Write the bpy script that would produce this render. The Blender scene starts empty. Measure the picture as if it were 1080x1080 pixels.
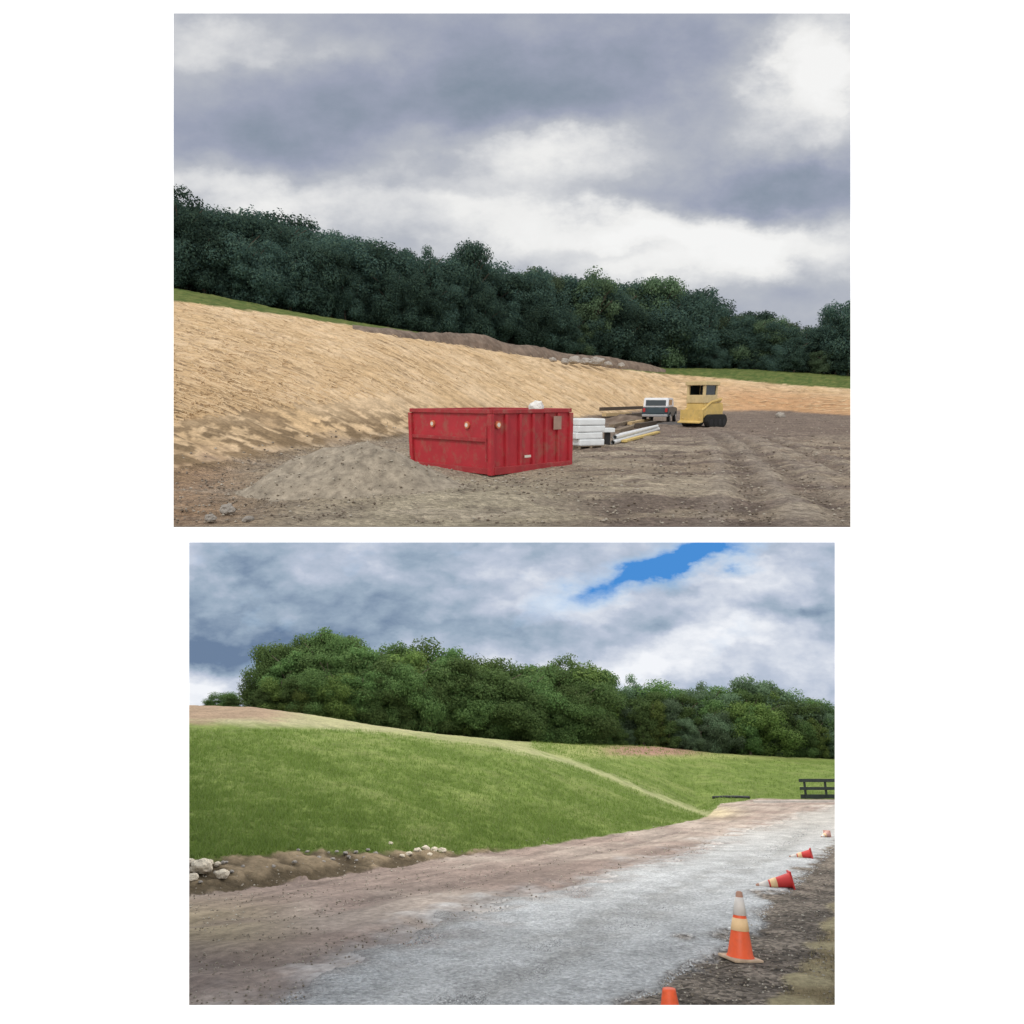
import bpy, bmesh, math, random
import numpy as np
from math import sin, cos, atan, atan2, pi, radians, exp, sqrt
from mathutils import Vector, Matrix, noise as mn

random.seed(7)
rng = np.random.default_rng(7)
S = bpy.context.scene
COL = S.collection

# ------------------------------------------------------------------ camera
F, PP, W = 720.0, 625.0, 1080.0          # focal length and principal row, in units of the 1080 frame
HOR = {'site': 420.0, 'park': 832.0}      # eye-level rows of the two places
H = {'site': 1.75, 'park': 1.70}          # eye heights
TH = {k: atan((PP - HOR[k]) / F) for k in HOR}
FR = {'site': Matrix.Identity(4)}
FR['park'] = (Matrix.Translation((0, 0, H['site'])) @ Matrix.Rotation(-(TH['site'] - TH['park']), 4, 'X')
              @ Matrix.Translation((0, 0, -H['park'])))

def ray(fr, px, py):
    t = TH[fr]; cx = (px - 540) / F; cy = (PP - py) / F
    Y = cos(t) + sin(t) * cy; Z = -sin(t) + cos(t) * cy
    return cx / Y, Z / Y

def proj(fr, x, y, z):
    t = TH[fr]; z = z - H[fr]
    fw = y * cos(t) - z * sin(t); up = y * sin(t) + z * cos(t)
    return 540 + F * x / fw, PP - F * up / fw

def line(fr, pts, val=None):
    a = np.array([ray(fr, p[0], p[1]) for p in pts])
    v = a[:, 1] if val is None else np.array(val, float)
    return lambda u: np.interp(u, a[:, 0], v)

cam = bpy.data.cameras.new('camera'); co = bpy.data.objects.new('camera', cam); COL.objects.link(co)
co.location = (0, 0, H['site']); co.rotation_euler = (pi / 2 - TH['site'], 0, 0)
cam.sensor_width = 36; cam.lens = 36 * F / W; cam.shift_y = (PP - 540) / W
cam.clip_start = .05; cam.clip_end = 3000
S.camera = co

# ------------------------------------------------------------------ tagging helpers
def tag(o, label=None, cat=None, group=None, kind=None):
    if label: o['label'] = label
    if cat: o['category'] = cat
    if group: o['group'] = group
    if kind: o['kind'] = kind
    return o

def mesh_obj(name, me, mats=None, parent=None, fr=None, mtx=None):
    o = bpy.data.objects.new(name, me); COL.objects.link(o)
    for m in (mats or []): me.materials.append(m)
    if parent: o.parent = parent
    elif fr: o.matrix_world = FR[fr] @ (mtx or Matrix.Identity(4))
    return o

def thing(name, label, cat, fr, loc, rz=0, group=None, scale=1, tilt=None):
    o = bpy.data.objects.new(name, None); COL.objects.link(o); o.empty_display_size = .3
    m = Matrix.Translation(loc) @ Matrix.Rotation(rz, 4, 'Z')
    if tilt is not None: m = m @ tilt
    if not isinstance(scale, tuple): scale = (scale,) * 3
    m = m @ Matrix.Diagonal((*scale, 1))
    o.matrix_world = FR[fr] @ m
    return tag(o, label, cat, group)

class MB:
    def __init__(s): s.b = bmesh.new()
    def box(s, c, d, rot=None, bevel=0, taper=None):
        r = bmesh.ops.create_cube(s.b, size=1)
        vs = r['verts']
        for v in vs:
            if taper and v.co.z > 0: v.co.x *= taper[0]; v.co.y *= taper[1]
            v.co = Vector((v.co.x * d[0], v.co.y * d[1], v.co.z * d[2]))
            if rot is not None: v.co = rot @ v.co
            v.co += Vector(c)
        if bevel:
            es = list({e for v in vs for e in v.link_edges})
            bmesh.ops.bevel(s.b, geom=es, offset=bevel, segments=2, affect='EDGES', profile=.6)
        return s
    def tube(s, pts, r, n=10, cap=True):
        pts = [Vector(p) for p in pts]; rr = r if isinstance(r, (list, tuple)) else [r] * len(pts)
        rings = []
        for i, p in enumerate(pts):
            t = (pts[min(i + 1, len(pts) - 1)] - pts[max(i - 1, 0)]).normalized()
            a = t.orthogonal().normalized() if i == 0 else (a - a.dot(t) * t).normalized()
            b = t.cross(a)
            rings.append([s.b.verts.new(p + (a * cos(2 * pi * k / n) + b * sin(2 * pi * k / n)) * rr[i]) for k in range(n)])
        for A, B in zip(rings, rings[1:]):
            for k in range(n): s.b.faces.new((A[k], A[(k + 1) % n], B[(k + 1) % n], B[k]))
        if cap: s.b.faces.new(rings[0][::-1]); s.b.faces.new(rings[-1])
        return s
    def lathe(s, prof, n=28):
        rings = [[s.b.verts.new((r * cos(2 * pi * k / n), r * sin(2 * pi * k / n), z)) for k in range(n)] for r, z in prof]
        for A, B in zip(rings, rings[1:]):
            for k in range(n): s.b.faces.new((A[k], A[(k + 1) % n], B[(k + 1) % n], B[k]))
        s.b.faces.new(rings[-1])
        return s
    def prism(s, poly, x0, x1, ax='x', bevel=0):
        def P(a, p): return {'x': (a, p[0], p[1]), 'y': (p[0], a, p[1])}[ax]
        A = [s.b.verts.new(P(x0, p)) for p in poly]; B = [s.b.verts.new(P(x1, p)) for p in poly]
        n = len(poly); fs = []
        for k in range(n): fs.append(s.b.faces.new((A[k], A[(k + 1) % n], B[(k + 1) % n], B[k])))
        fs.append(s.b.faces.new(A[::-1])); fs.append(s.b.faces.new(B))
        bmesh.ops.recalc_face_normals(s.b, faces=fs)
        if bevel:
            bmesh.ops.bevel(s.b, geom=list({e for v in A + B for e in v.link_edges}), offset=bevel, segments=2, affect='EDGES')
        return s
    def build(s, name, mat, parent=None, fr=None, mtx=None, smooth=False):
        me = bpy.data.meshes.new(name); s.b.normal_update(); s.b.to_mesh(me); s.b.free()
        if smooth:
            me.polygons.foreach_set('use_smooth', [True] * len(me.polygons))
        return mesh_obj(name, me, [mat], parent, fr, mtx)

# ------------------------------------------------------------------ node helpers
class N:
    def __init__(s, tree): s.t = tree; s.n = tree.nodes; s.l = tree.links
    def add(s, ty, **kw):
        n = s.n.new(ty)
        for k, v in kw.items(): setattr(n, k, v)
        return n
    def put(s, sock, v):
        if isinstance(v, bpy.types.NodeSocket): s.l.new(v, sock)
        else: sock.default_value = v
    def math(s, op, a, b=None, clamp=False):
        n = s.add('ShaderNodeMath', operation=op, use_clamp=clamp); s.put(n.inputs[0], a)
        if b is not None: s.put(n.inputs[1], b)
        return n.outputs[0]
    def noise(s, vec, scale, detail=4, rough=.55):
        n = s.add('ShaderNodeTexNoise'); s.put(n.inputs['Vector'], vec)
        n.inputs['Scale'].default_value = scale; n.inputs['Detail'].default_value = detail; n.inputs['Roughness'].default_value = rough
        return n.outputs['Fac']
    def ramp(s, f, stops, interp='LINEAR'):
        n = s.add('ShaderNodeValToRGB'); s.put(n.inputs[0], f); e = n.color_ramp.elements; n.color_ramp.interpolation = interp
        while len(e) < len(stops): e.new(.5)
        for el, (p, c) in zip(e, stops): el.position = p; el.color = (*c, 1) if len(c) == 3 else c
        return n.outputs[0]
    def mix(s, f, a, b, mode='MIX'):
        n = s.add('ShaderNodeMix', data_type='RGBA', blend_type=mode, clamp_factor=True)
        s.put(n.inputs[0], f); s.put(n.inputs[6], a if isinstance(a, bpy.types.NodeSocket) else (*a, 1)); s.put(n.inputs[7], b if isinstance(b, bpy.types.NodeSocket) else (*b, 1))
        return n.outputs[2]
    def mapr(s, v, a, b, c, d):
        n = s.add('ShaderNodeMapRange'); s.put(n.inputs[0], v)
        for i, q in enumerate((a, b, c, d)): n.inputs[i + 1].default_value = q
        return n.outputs[0]

def new_mat(name):
    m = bpy.data.materials.new(name); m.use_nodes = True; g = N(m.node_tree); g.n.clear()
    out = g.add('ShaderNodeOutputMaterial'); p = g.add('ShaderNodeBsdfPrincipled'); g.l.new(p.outputs[0], out.inputs[0])
    return m, g, p

def plain(name, col, rough=.7, metal=0, var=.25, scale=3.0, dirt=None, bump=0, spec=.3):
    m, g, p = new_mat(name)
    tc = g.add('ShaderNodeTexCoord').outputs['Object']
    n1 = g.noise(tc, scale, 6, .6)
    a = tuple(c * (1 - var) for c in col); b = tuple(min(c * (1 + var), .95) for c in col)
    c = g.ramp(n1, [(.3, a), (.7, b)])
    if dirt:
        n2 = g.noise(tc, scale * 2.3, 8, .7)
        c = g.mix(g.mapr(n2, .5, .72, 0, dirt[1]), c, dirt[0])
    g.put(p.inputs['Base Color'], c); p.inputs['Roughness'].default_value = rough; p.inputs['Metallic'].default_value = metal
    p.inputs['Specular IOR Level'].default_value = spec
    if bump:
        bn = g.add('ShaderNodeBump'); bn.inputs['Strength'].default_value = bump; bn.inputs['Distance'].default_value = .02
        g.put(bn.inputs['Height'], g.noise(tc, scale * 6, 6, .6)); g.l.new(bn.outputs[0], p.inputs['Normal'])
    return m

def leafy(name, c0, c1, c2, rough=.75, thin=0):
    m, g, p = new_mat(name)
    rpi = g.add('ShaderNodeNewGeometry').outputs['Random Per Island']
    oi = g.add('ShaderNodeObjectInfo').outputs['Random']
    c = g.ramp(rpi, [(0, c0), (.6, c1), (1, c2)])
    h = g.add('ShaderNodeHueSaturation'); g.put(h.inputs['Color'], c)
    g.put(h.inputs['Hue'], g.mapr(oi, 0, 1, .49, .52)); g.put(h.inputs['Value'], g.mapr(oi, 0, 1, .65, 1.35))
    g.put(p.inputs['Base Color'], h.outputs[0]); p.inputs['Roughness'].default_value = rough
    p.inputs['Specular IOR Level'].default_value = .08
    if thin:
        tr_ = g.add('ShaderNodeBsdfTranslucent'); g.put(tr_.inputs[0], h.outputs[0])
        ms = g.add('ShaderNodeMixShader'); ms.inputs[0].default_value = thin
        g.l.new(p.outputs[0], ms.inputs[1]); g.l.new(tr_.outputs[0], ms.inputs[2])
        g.l.new(ms.outputs[0], [n for n in g.n if n.type == 'OUTPUT_MATERIAL'][0].inputs[0])
    return m

def ground_mat(name, fine, coarse, bump, streak=None, speck=None, stones=None):
    """albedo from the zone attribute, broken up by procedural noise"""
    m, g, p = new_mat(name)
    tc = g.add('ShaderNodeTexCoord').outputs['Object']
    at = g.add('ShaderNodeAttribute', attribute_name='albedo').outputs['Color']
    nf = g.noise(tc, fine, 8, .7); nc = g.noise(tc, coarse, 5, .6)
    k = g.math('MULTIPLY', g.mapr(nf, .3, .7, .68, 1.32), g.mapr(nc, .3, .7, .8, 1.2))
    hgt = nf
    if streak:
        ang, sx, sy, amt = streak
        mp = g.add('ShaderNodeMapping'); g.put(mp.inputs['Vector'], tc); mp.inputs['Rotation'].default_value = (0, 0, -ang)
        mp2 = g.add('ShaderNodeMapping'); g.put(mp2.inputs['Vector'], mp.outputs[0]); mp2.inputs['Scale'].default_value = (sx, sy, (sx + sy) / 2)
        ns = g.noise(mp2.outputs[0], 1, 6, .62)
        k = g.math('MULTIPLY', k, g.mapr(ns, .32, .62, 1 - amt, 1 + amt * .35))
        hgt = g.math('ADD', nf, g.math('MULTIPLY', ns, 1.5))
    mul = g.add('ShaderNodeVectorMath', operation='SCALE'); g.put(mul.inputs[0], at); g.put(mul.inputs['Scale'], k)
    c = mul.outputs[0]
    if stones:
        for sc_v, lo, hi in stones:
            vo = g.add('ShaderNodeTexVoronoi'); g.put(vo.inputs['Vector'], tc); vo.inputs['Scale'].default_value = sc_v
            sp_ = g.add('ShaderNodeSeparateColor'); g.put(sp_.inputs[0], vo.outputs['Color'])
            m2 = g.add('ShaderNodeVectorMath', operation='SCALE'); g.put(m2.inputs[0], c); g.put(m2.inputs['Scale'], g.mapr(sp_.outputs[0], 0, 1, lo, hi)); c = m2.outputs[0]
            hgt = g.math('SUBTRACT', hgt, g.math('MULTIPLY', vo.outputs['Distance'], .8))
    if speck:
        c = g.mix(g.mapr(g.noise(tc, speck[0], 3, .5), .66, .74, 0, speck[2]), c, speck[1])
    g.put(p.inputs['Base Color'], c); p.inputs['Roughness'].default_value = .95; p.inputs['Specular IOR Level'].default_value = .1
    bn = g.add('ShaderNodeBump'); bn.inputs['Strength'].default_value = bump[0]; bn.inputs['Distance'].default_value = bump[1]
    g.put(bn.inputs['Height'], hgt); g.l.new(bn.outputs[0], p.inputs['Normal'])
    return m

# ------------------------------------------------------------------ skies (clouds as a function of direction)
def cloud_colour(g, u, v, fr, base, blobs, stops, namp, nscale, seedz, patch=None, puff=0):
    comb = g.add('ShaderNodeCombineXYZ'); g.put(comb.inputs[0], u); g.put(comb.inputs[1], g.math('MULTIPLY', v, 1.7)); comb.inputs[2].default_value = seedz
    w = g.add('ShaderNodeTexNoise'); g.put(w.inputs['Vector'], comb.outputs[0]); w.inputs['Scale'].default_value = 4.5; w.inputs['Detail'].default_value = 6
    w.inputs['Roughness'].default_value = .6
    sep = g.add('ShaderNodeSeparateColor'); g.put(sep.inputs[0], w.outputs['Color'])
    wu = g.math('ADD', u, g.math('MULTIPLY', g.math('SUBTRACT', sep.outputs[0], .5), .26))
    wv = g.math('ADD', v, g.math('MULTIPLY', g.math('SUBTRACT', sep.outputs[1], .5), .14))
    def blob(px, py, sx, sy, amp, rot=0):
        u0, v0 = ray(fr, px, py)
        du = g.math('SUBTRACT', wu, u0); dv = g.math('SUBTRACT', wv, v0)
        if rot:
            a = g.math('ADD', g.math('MULTIPLY', du, cos(rot)), g.math('MULTIPLY', dv, sin(rot)))
            dv = g.math('SUBTRACT', g.math('MULTIPLY', dv, cos(rot)), g.math('MULTIPLY', du, sin(rot))); du = a
        a = g.math('MULTIPLY', du, F / sx); b = g.math('MULTIPLY', dv, F / sy)
        q = g.math('ADD', g.math('MULTIPLY', a, a), g.math('MULTIPLY', b, b))
        return g.math('MULTIPLY', g.math('EXPONENT', g.math('MULTIPLY', q, -.7)), amp)
    t = base
    for bl in blobs: t = g.math('ADD', t, blob(*bl))
    n2 = g.noise(comb.outputs[0], nscale, 9, .58)
    t = g.math('ADD', t, g.math('MULTIPLY', g.math('SUBTRACT', n2, .5), namp))
    n4 = g.noise(comb.outputs[0], nscale * 3.1, 7, .6)
    t = g.math('ADD', t, g.math('MULTIPLY', g.math('SUBTRACT', n4, .5), namp * .55))
    if puff:
        cw = g.add('ShaderNodeCombineXYZ'); g.put(cw.inputs[0], wu); g.put(cw.inputs[1], g.math('MULTIPLY', wv, 1.7)); cw.inputs[2].default_value = seedz
        vo = g.add('ShaderNodeTexVoronoi', feature='F1', normalize=True); g.put(vo.inputs['Vector'], cw.outputs[0]); vo.inputs['Scale'].default_value = nscale * 1.5
        vo.inputs['Detail'].default_value = 2; vo.inputs['Roughness'].default_value = .5
        t = g.math('ADD', t, g.math('MULTIPLY', g.math('SUBTRACT', .30, vo.outputs['Distance']), puff))
    c = g.ramp(t, stops)
    if patch:
        pt = 0.0
        for bl in patch[0]: pt = g.math('ADD', pt, blob(*bl))
        pt = g.math('ADD', pt, g.math('MULTIPLY', g.math('SUBTRACT', n2, .5), .7))
        n3 = g.noise(comb.outputs[0], nscale * 2.2, 8, .6)
        pt = g.math('ADD', pt, g.math('MULTIPLY', g.math('SUBTRACT', n3, .5), .9))
        blue = g.ramp(pt, [(.45, s8(160, 198, 234)), (1, patch[1])])
        c = g.mix(g.mapr(pt, .12, 1.0, 0, 1), c, blue)
    return c

def direction_uv(g, vec):
    sp = g.add('ShaderNodeSeparateXYZ'); g.put(sp.inputs[0], vec)
    y = g.math('MAXIMUM', sp.outputs[1], .22)
    return g.math('DIVIDE', sp.outputs[0], y), g.math('DIVIDE', sp.outputs[2], y), sp

SUN_EL, SUN_AZ = radians(48), radians(205)     # compass bearing of the sun, behind the viewer and to the left
wd = bpy.data.worlds.new('World'); S.world = wd; wd.use_nodes = True
g = N(wd.node_tree); g.n.clear()
wo = g.add('ShaderNodeOutputWorld')
tc = g.add('ShaderNodeTexCoord').outputs['Generated']
u, v, sp = direction_uv(g, tc)
A_STOPS = [(0, (.20, .26, .32)), (.3, (.35, .38, .48)), (.55, (.50, .52, .57)), (.85, (.90, .895, .88)), (1, (.97, .965, .95))]
ca = cloud_colour(g, u, v, 'site', .44,
    [(600, 85, 130, 42, -.30), (350, 135, 130, 32, -.2), (825, 196, 85, 20, -.42), (862, 75, 42, 40, .65), (575, 158, 95, 20, .5),
     (790, 120, 60, 40, .16), (330, 62, 70, 9, .14), (225, 38, 60, 14, .25), (610, 238, 170, 26, .46), (300, 208, 140, 18, .38),
     (800, 262, 110, 28, .5), (700, 300, 240, 30, .12), (852, 308, 60, 14, -.22), (680, 262, 60, 7, -.2), (420, 205, 60, 8, -.15), (872, 275, 30, 14, -.25), (640, 205, 60, 8, -.12)],
    A_STOPS, .5, 5.5, 3.0)
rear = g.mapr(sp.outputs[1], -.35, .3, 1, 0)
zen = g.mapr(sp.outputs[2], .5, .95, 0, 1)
ca = g.mix(g.math('MAXIMUM', rear, zen), ca, (REAR := 1.28, 1.28, 1.27))  # sky behind and overhead, out of view, raised to light page and site
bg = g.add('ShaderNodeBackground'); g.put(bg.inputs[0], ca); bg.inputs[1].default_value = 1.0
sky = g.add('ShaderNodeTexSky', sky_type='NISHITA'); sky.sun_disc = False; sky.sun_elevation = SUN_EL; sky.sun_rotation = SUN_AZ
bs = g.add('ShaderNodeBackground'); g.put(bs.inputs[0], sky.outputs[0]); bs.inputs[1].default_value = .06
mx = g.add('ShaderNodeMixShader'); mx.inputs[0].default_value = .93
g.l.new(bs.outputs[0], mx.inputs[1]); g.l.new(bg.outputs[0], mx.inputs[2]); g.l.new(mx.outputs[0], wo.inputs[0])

sl = bpy.data.lights.new('sun', 'SUN'); so = bpy.data.objects.new('sun', sl); COL.objects.link(so)
sl.energy = 1.1; sl.angle = radians(14); sl.color = (1, .96, .9)
sd = Vector((sin(SUN_AZ) * cos(SUN_EL), cos(SUN_AZ) * cos(SUN_EL), sin(SUN_EL)))
so.rotation_euler = sd.to_track_quat('Z', 'Y').to_euler(); so.location = (-10, -20, 30)

# ------------------------------------------------------------------ terrain functions
def sstep(x): x = np.clip(x, 0, 1); return x * x * (3 - 2 * x)

# building site
sf = line('site', [(100, 516), (183, 505), (250, 493), (330, 479), (433, 462), (520, 450), (610, 443), (680, 437), (760, 435), (820, 436), (900, 440), (990, 443)])
sc_ = line('site', [(100, 310), (183, 318), (300, 332), (400, 347), (480, 361), (570, 374), (650, 387), (740, 396), (800, 402), (896, 412), (990, 420)])
scd = line('site', [(100, 0), (183, 0), (400, 0), (570, 0), (740, 0), (900, 0)], [50, 52, 64, 84, 104, 98])
st = line('site', [(100, 291), (183, 301), (230, 310), (300, 326), (400, 343), (480, 355), (570, 369), (650, 382), (700, 387), (740, 387), (800, 389), (896, 395), (990, 400)])
def site_controls(u):
    df = H['site'] / np.maximum(-sf(u), .012); df = np.minimum(df, 82)
    dc = scd(u); zc = H['site'] + sc_(u) * dc
    dt = dc + 14; zt = np.maximum(H['site'] + st(u) * dt, zc + .15)
    return df, dc, zc, dt, zt
def site_z(u, d):
    u = np.asarray(u, float); d = np.asarray(d, float)
    df, dc, zc, dt, zt = site_controls(u)
    z = np.zeros(np.broadcast(u, d).shape)
    for off in (-.06, -.03, 0, .03, .06):
        dd = d * (1 + off)
        s = np.clip((dd - df) / (dc - df), 0, 1)
        a = zc * (s * .9 + .1 * s * s)
        b = zc + (zt - zc) * (dd - dc) / (dt - dc)
        c = zt + (dd - dt) * .03
        z += np.where(dd < dc, a, np.where(dd < dt, b, c)) / 5
    x = u * d
    # low heap of spread dirt in front of the dumpster
    for (hx, hy, wx, wy, hh) in ((-.45, 16.4, 1.5, 1.1, -.13), (-1.5, 12.8, 2.6, 1.6, .10), (2.6, 13, 2.2, 1.4, .07)):
        z = z + hh * np.exp(-((x - hx) / wx) ** 2 - ((d - hy) / wy) ** 2)
    return np.where(d < 9.6, (9.6 - d) * .172 + z * .3, z)

# park road
pf = line('park', [(100, 962), (199, 946), (330, 928), (470, 907), (560, 895), (680, 876), (745, 862), (760, 848), (800, 844), (990, 842)])
pc = line('park', [(100, 745), (199, 746), (270, 747), (330, 757), (400, 768), (460, 776), (520, 783), (560, 791), (620, 811), (680, 834), (735, 856), (760, 843), (800, 840), (990, 838)])
pcd = line('park', [(100, 0), (199, 0), (460, 0), (560, 0), (680, 0), (745, 0), (990, 0)], [38, 39, 41, 43, 48, 55, 58])
pt = line('park', [(100, 742), (199, 744), (265, 746), (330, 754), (400, 766), (470, 775), (540, 781), (600, 784), (690, 786), (760, 794), (820, 797), (880, 800), (990, 806)])
ptd = line('park', [(100, 0), (199, 0), (460, 0), (600, 0), (745, 0), (990, 0)], [58, 60, 66, 76, 86, 90])
def road_z(d): return .9 * sstep((np.asarray(d, float) - 20) / 32)
def park_controls(u):
    v = pf(u); df = np.full(np.shape(u), 20.0)
    for _ in range(12): df = df * .4 + .6 * np.clip((H['park'] - road_z(df)) / np.maximum(-v, .008), 5, 52)
    dc = np.maximum(pcd(u), df + 1.5); zc = H['park'] + pc(u) * dc
    dt = np.maximum(ptd(u), dc + 6); zt = H['park'] + pt(u) * dt
    return df, dc, zc, dt, zt
def park_z(u, d):
    u = np.asarray(u, float); d = np.asarray(d, float)
    df, dc, zc, dt, zt = park_controls(u)
    z = np.zeros(np.broadcast(u, d).shape)
    for off in (-.03, -.015, 0, .015, .03):
        dd = d * (1 + off)
        zf = road_z(df)
        s = np.clip((dd - df) / (dc - df), 0, 1)
        a = zf + (zc - zf) * (s * .85 + .15 * sstep(s))
        b = zc + (zt - zc) * np.clip((dd - dc) / (dt - dc), 0, 1)
        c = zt + (dd - dt) * .02
        z += np.where(dd < df, road_z(dd), np.where(dd < dc, a, np.where(dd < dt, b, c))) / 5
    return z
ZF = {'site': site_z, 'park': park_z}

def hit(fr, px, py):
    u, v = ray(fr, px, py)
    d = np.geomspace(4.5, 300, 6000)
    zz = ZF[fr](np.full(d.shape, u), d); k = np.argmax(H[fr] + v * d <= zz)
    return Vector((u * d[k], d[k], zz[k]))
def on(fr, x, y): return Vector((x, y, float(ZF[fr](np.array([x / y]), np.array([y]))[0])))

def fbm(P, sc, octs=4, seed=0.0):
    out = np.empty(len(P))
    for i, p in enumerate(P):
        out[i] = mn.fractal(Vector((p[0] * sc, p[1] * sc, seed)), 1.0, 2.0, octs)
    return out

def pline(fr, pts):                      # row of a pixel polyline at a column
    a = np.array(pts, float); return lambda x: np.interp(x, a[:, 0], a[:, 1])

def seg_dist(X, Y, pts):
    best = np.full(X.shape, 1e9)
    for (ax, ay), (bx, by) in zip(pts, pts[1:]):
        dx, dy = bx - ax, by - ay; t = np.clip(((X - ax) * dx + (Y - ay) * dy) / (dx * dx + dy * dy), 0, 1)
        best = np.minimum(best, np.hypot(X - ax - t * dx, Y - ay - t * dy))
    return best

def terrain(fr, us, ds, zones_fn, mats):
    U, D = np.meshgrid(us, ds); shp = U.shape
    Z = ZF[fr](U, D); X = U * D
    P = np.stack([X.ravel(), D.ravel()], 1)
    n1 = fbm(P, .35, 3, 1.5).reshape(shp); n2 = fbm(P, 1.7, 4, 7.7).reshape(shp)
    px, py = proj(fr, X, D, Z)
    zone, alb, dz, names = zones_fn(U, D, X, Z, px, py, n1, n2)
    Z = Z + dz
    nr, nc = shp
    co_ = np.stack([X.ravel(), D.ravel(), Z.ravel()], 1)
    idx = np.arange(nr * nc).reshape(shp)
    q = np.stack([idx[:-1, :-1], idx[:-1, 1:], idx[1:, 1:], idx[1:, :-1]], -1).reshape(-1, 4)
    fz = zone[:-1, :-1].ravel()
    alb = alb.reshape(-1, 3)
    # shared normals so that neighbouring sheets shade alike
    for zi, nm in enumerate(names):
        f = q[fz == zi]
        if not len(f): continue
        used, inv = np.unique(f, return_inverse=True); f = inv.reshape(-1, 4)
        me = bpy.data.meshes.new(nm)
        me.from_pydata(co_[used].tolist(), [], f.tolist()); me.update()
        a = me.attributes.new('albedo', 'FLOAT_COLOR', 'POINT')
        a.data.foreach_set('color', np.concatenate([alb[used], np.ones((len(used), 1))], 1).ravel().astype(np.float32))
        me.polygons.foreach_set('use_smooth', [True] * len(me.polygons))
        tag(mesh_obj(nm, me, [mats[zi]], fr=fr), kind='structure')

def lerp(a, b, t): return a + (b - a) * t[..., None]
def C(*c): return np.array(c, float)
def s8(r, g_, b): return tuple((((c / 255 + .055) / 1.055) ** 2.4 if c > 10 else c / 3294.6) for c in (r, g_, b))

us = np.concatenate([np.linspace(-1.5, -.62, 40)[:-1], np.linspace(-.62, .62, 420), np.linspace(.62, 1.5, 40)[1:]])

# ---- site zones
h1, h2 = hit('site', 270, 385), hit('site', 318, 408)
FURROW = atan2(h2.y - h1.y, h2.x - h1.x)
rut = [[tuple(hit('site', x, y)[:2]) for x, y in L] for L in (
    [(905, 552), (850, 515), (812, 485), (785, 466), (765, 455)], [(800, 556), (792, 520), (782, 490), (766, 468), (752, 456)],
    [(896, 500), (845, 475), (805, 460)])]
def site_zones(U, D, X, Z, px, py, n1, n2):
    df, dc, zc, dt, zt = site_controls(U)
    s = (D - df) / (dc - df)
    ca_, sa_ = cos(FURROW), sin(FURROW)
    Q = np.stack([(X * ca_ + D * sa_).ravel() * .22, (-X * sa_ + D * ca_).ravel() * 1.5], 1)
    fur = fbm(Q, 1.0, 4, 3.3).reshape(U.shape)
    js = s + .05 * n2 + .05 * n1
    k_straw = sstep((js + .03) / .10); k_grass = sstep((s - 1.0 + .02 * n2) / .04)
    dirt = lerp(C(.30, .235, .175), C(.41, .34, .255), sstep(.5 + 1.1 * n1))
    red = sstep((320 - px) / 130) * sstep((D - 9) / 1.5)
    dirt = lerp(dirt, C(.36, .225, .135), red * .85)
    tan_ = np.exp(-((px - 480) / 190) ** 2) * sstep((py - 470) / 30)
    dirt = lerp(dirt, C(.42, .37, .27), tan_ * .75)
    dirt = lerp(dirt, C(.17, .14, .12), sstep((.15 - n2) * 1.4) * .35)
    Q2 = np.stack([X.ravel() * .22, D.ravel() * .9], 1); n3 = fbm(Q2, 1.0, 4, 12.1).reshape(U.shape)
    dirt = lerp(dirt, C(.175, .135, .115), sstep((n3 - .02) * 3.5) * sstep((px - 520) / 160) * .8)
    dirt = lerp(dirt, C(.40, .34, .27), sstep((-.1 - n3) * 4) * .4)
    far = sstep((D - 26) / 10)
    dirt = lerp(dirt, C(.225, .175, .145), far * .8)
    dz = .05 * n2 * np.clip(D / 14, .5, 1.6) + .05 * n1
    for i, L in enumerate(rut):
        w = .28 if i < 2 else .2
        r = seg_dist(X, D, L); k = np.exp(-(r / w) ** 2); e = np.exp(-((r - 2 * w) / (.8 * w)) ** 2)
        dz = dz - (.075 * k - .03 * e) * sstep(.75 + .8 * n1)
        dirt = lerp(dirt, C(.155, .12, .10), k * .55); dirt = lerp(dirt, C(.34, .29, .24), e * .45)
    straw = lerp(C(.56, .395, .225), C(.64, .475, .30), sstep(.5 + n1))
    straw = lerp(straw, C(.46, .25, .125), sstep((px - 690) / 110) * sstep((py - 396 - (px - 740) * .09) / 18) * .75)
    straw = lerp(straw, C(.30, .20, .11), sstep((-.2 - fur) / .3) * .55)
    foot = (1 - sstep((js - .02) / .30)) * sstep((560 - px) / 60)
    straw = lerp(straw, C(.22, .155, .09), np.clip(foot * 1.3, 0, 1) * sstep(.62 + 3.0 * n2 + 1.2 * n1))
    grass = lerp(C(.075, .115, .03), C(.14, .16, .05), sstep(.5 + n2))
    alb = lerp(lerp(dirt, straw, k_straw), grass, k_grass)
    dz = np.where(s > 0, dz * .5 + np.clip(s * 8, 0, 1) * .09 * fur, dz)
    dz = dz * sstep((D - 9.5) / .5) * (1 - .9 * np.exp(-((X + .4) ** 2 + (D - 18.3) ** 2) / 9))
    zone = np.where(s < .02, 0, np.where(s < 1.0, 1, 2))
    return zone, alb, dz, ['dirt_ground', 'straw_hillside', 'grass_field']
M_dirt = ground_mat('dirt', 5, .9, (1, .10), speck=(9, (.42, .39, .34), .55), stones=[(13, .78, 1.2)])
M_straw = ground_mat('straw_mulch', 9, 1.1, (.3, .04), streak=(FURROW, .45, 3.2, .12))
M_field = ground_mat('field_grass', 6, .8, (.6, .08))
terrain('site', us, np.concatenate([np.linspace(5.0, 9.4, 12)[:-1], np.geomspace(9.4, 320, 420)]), site_zones, [M_dirt, M_straw, M_field])

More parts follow.
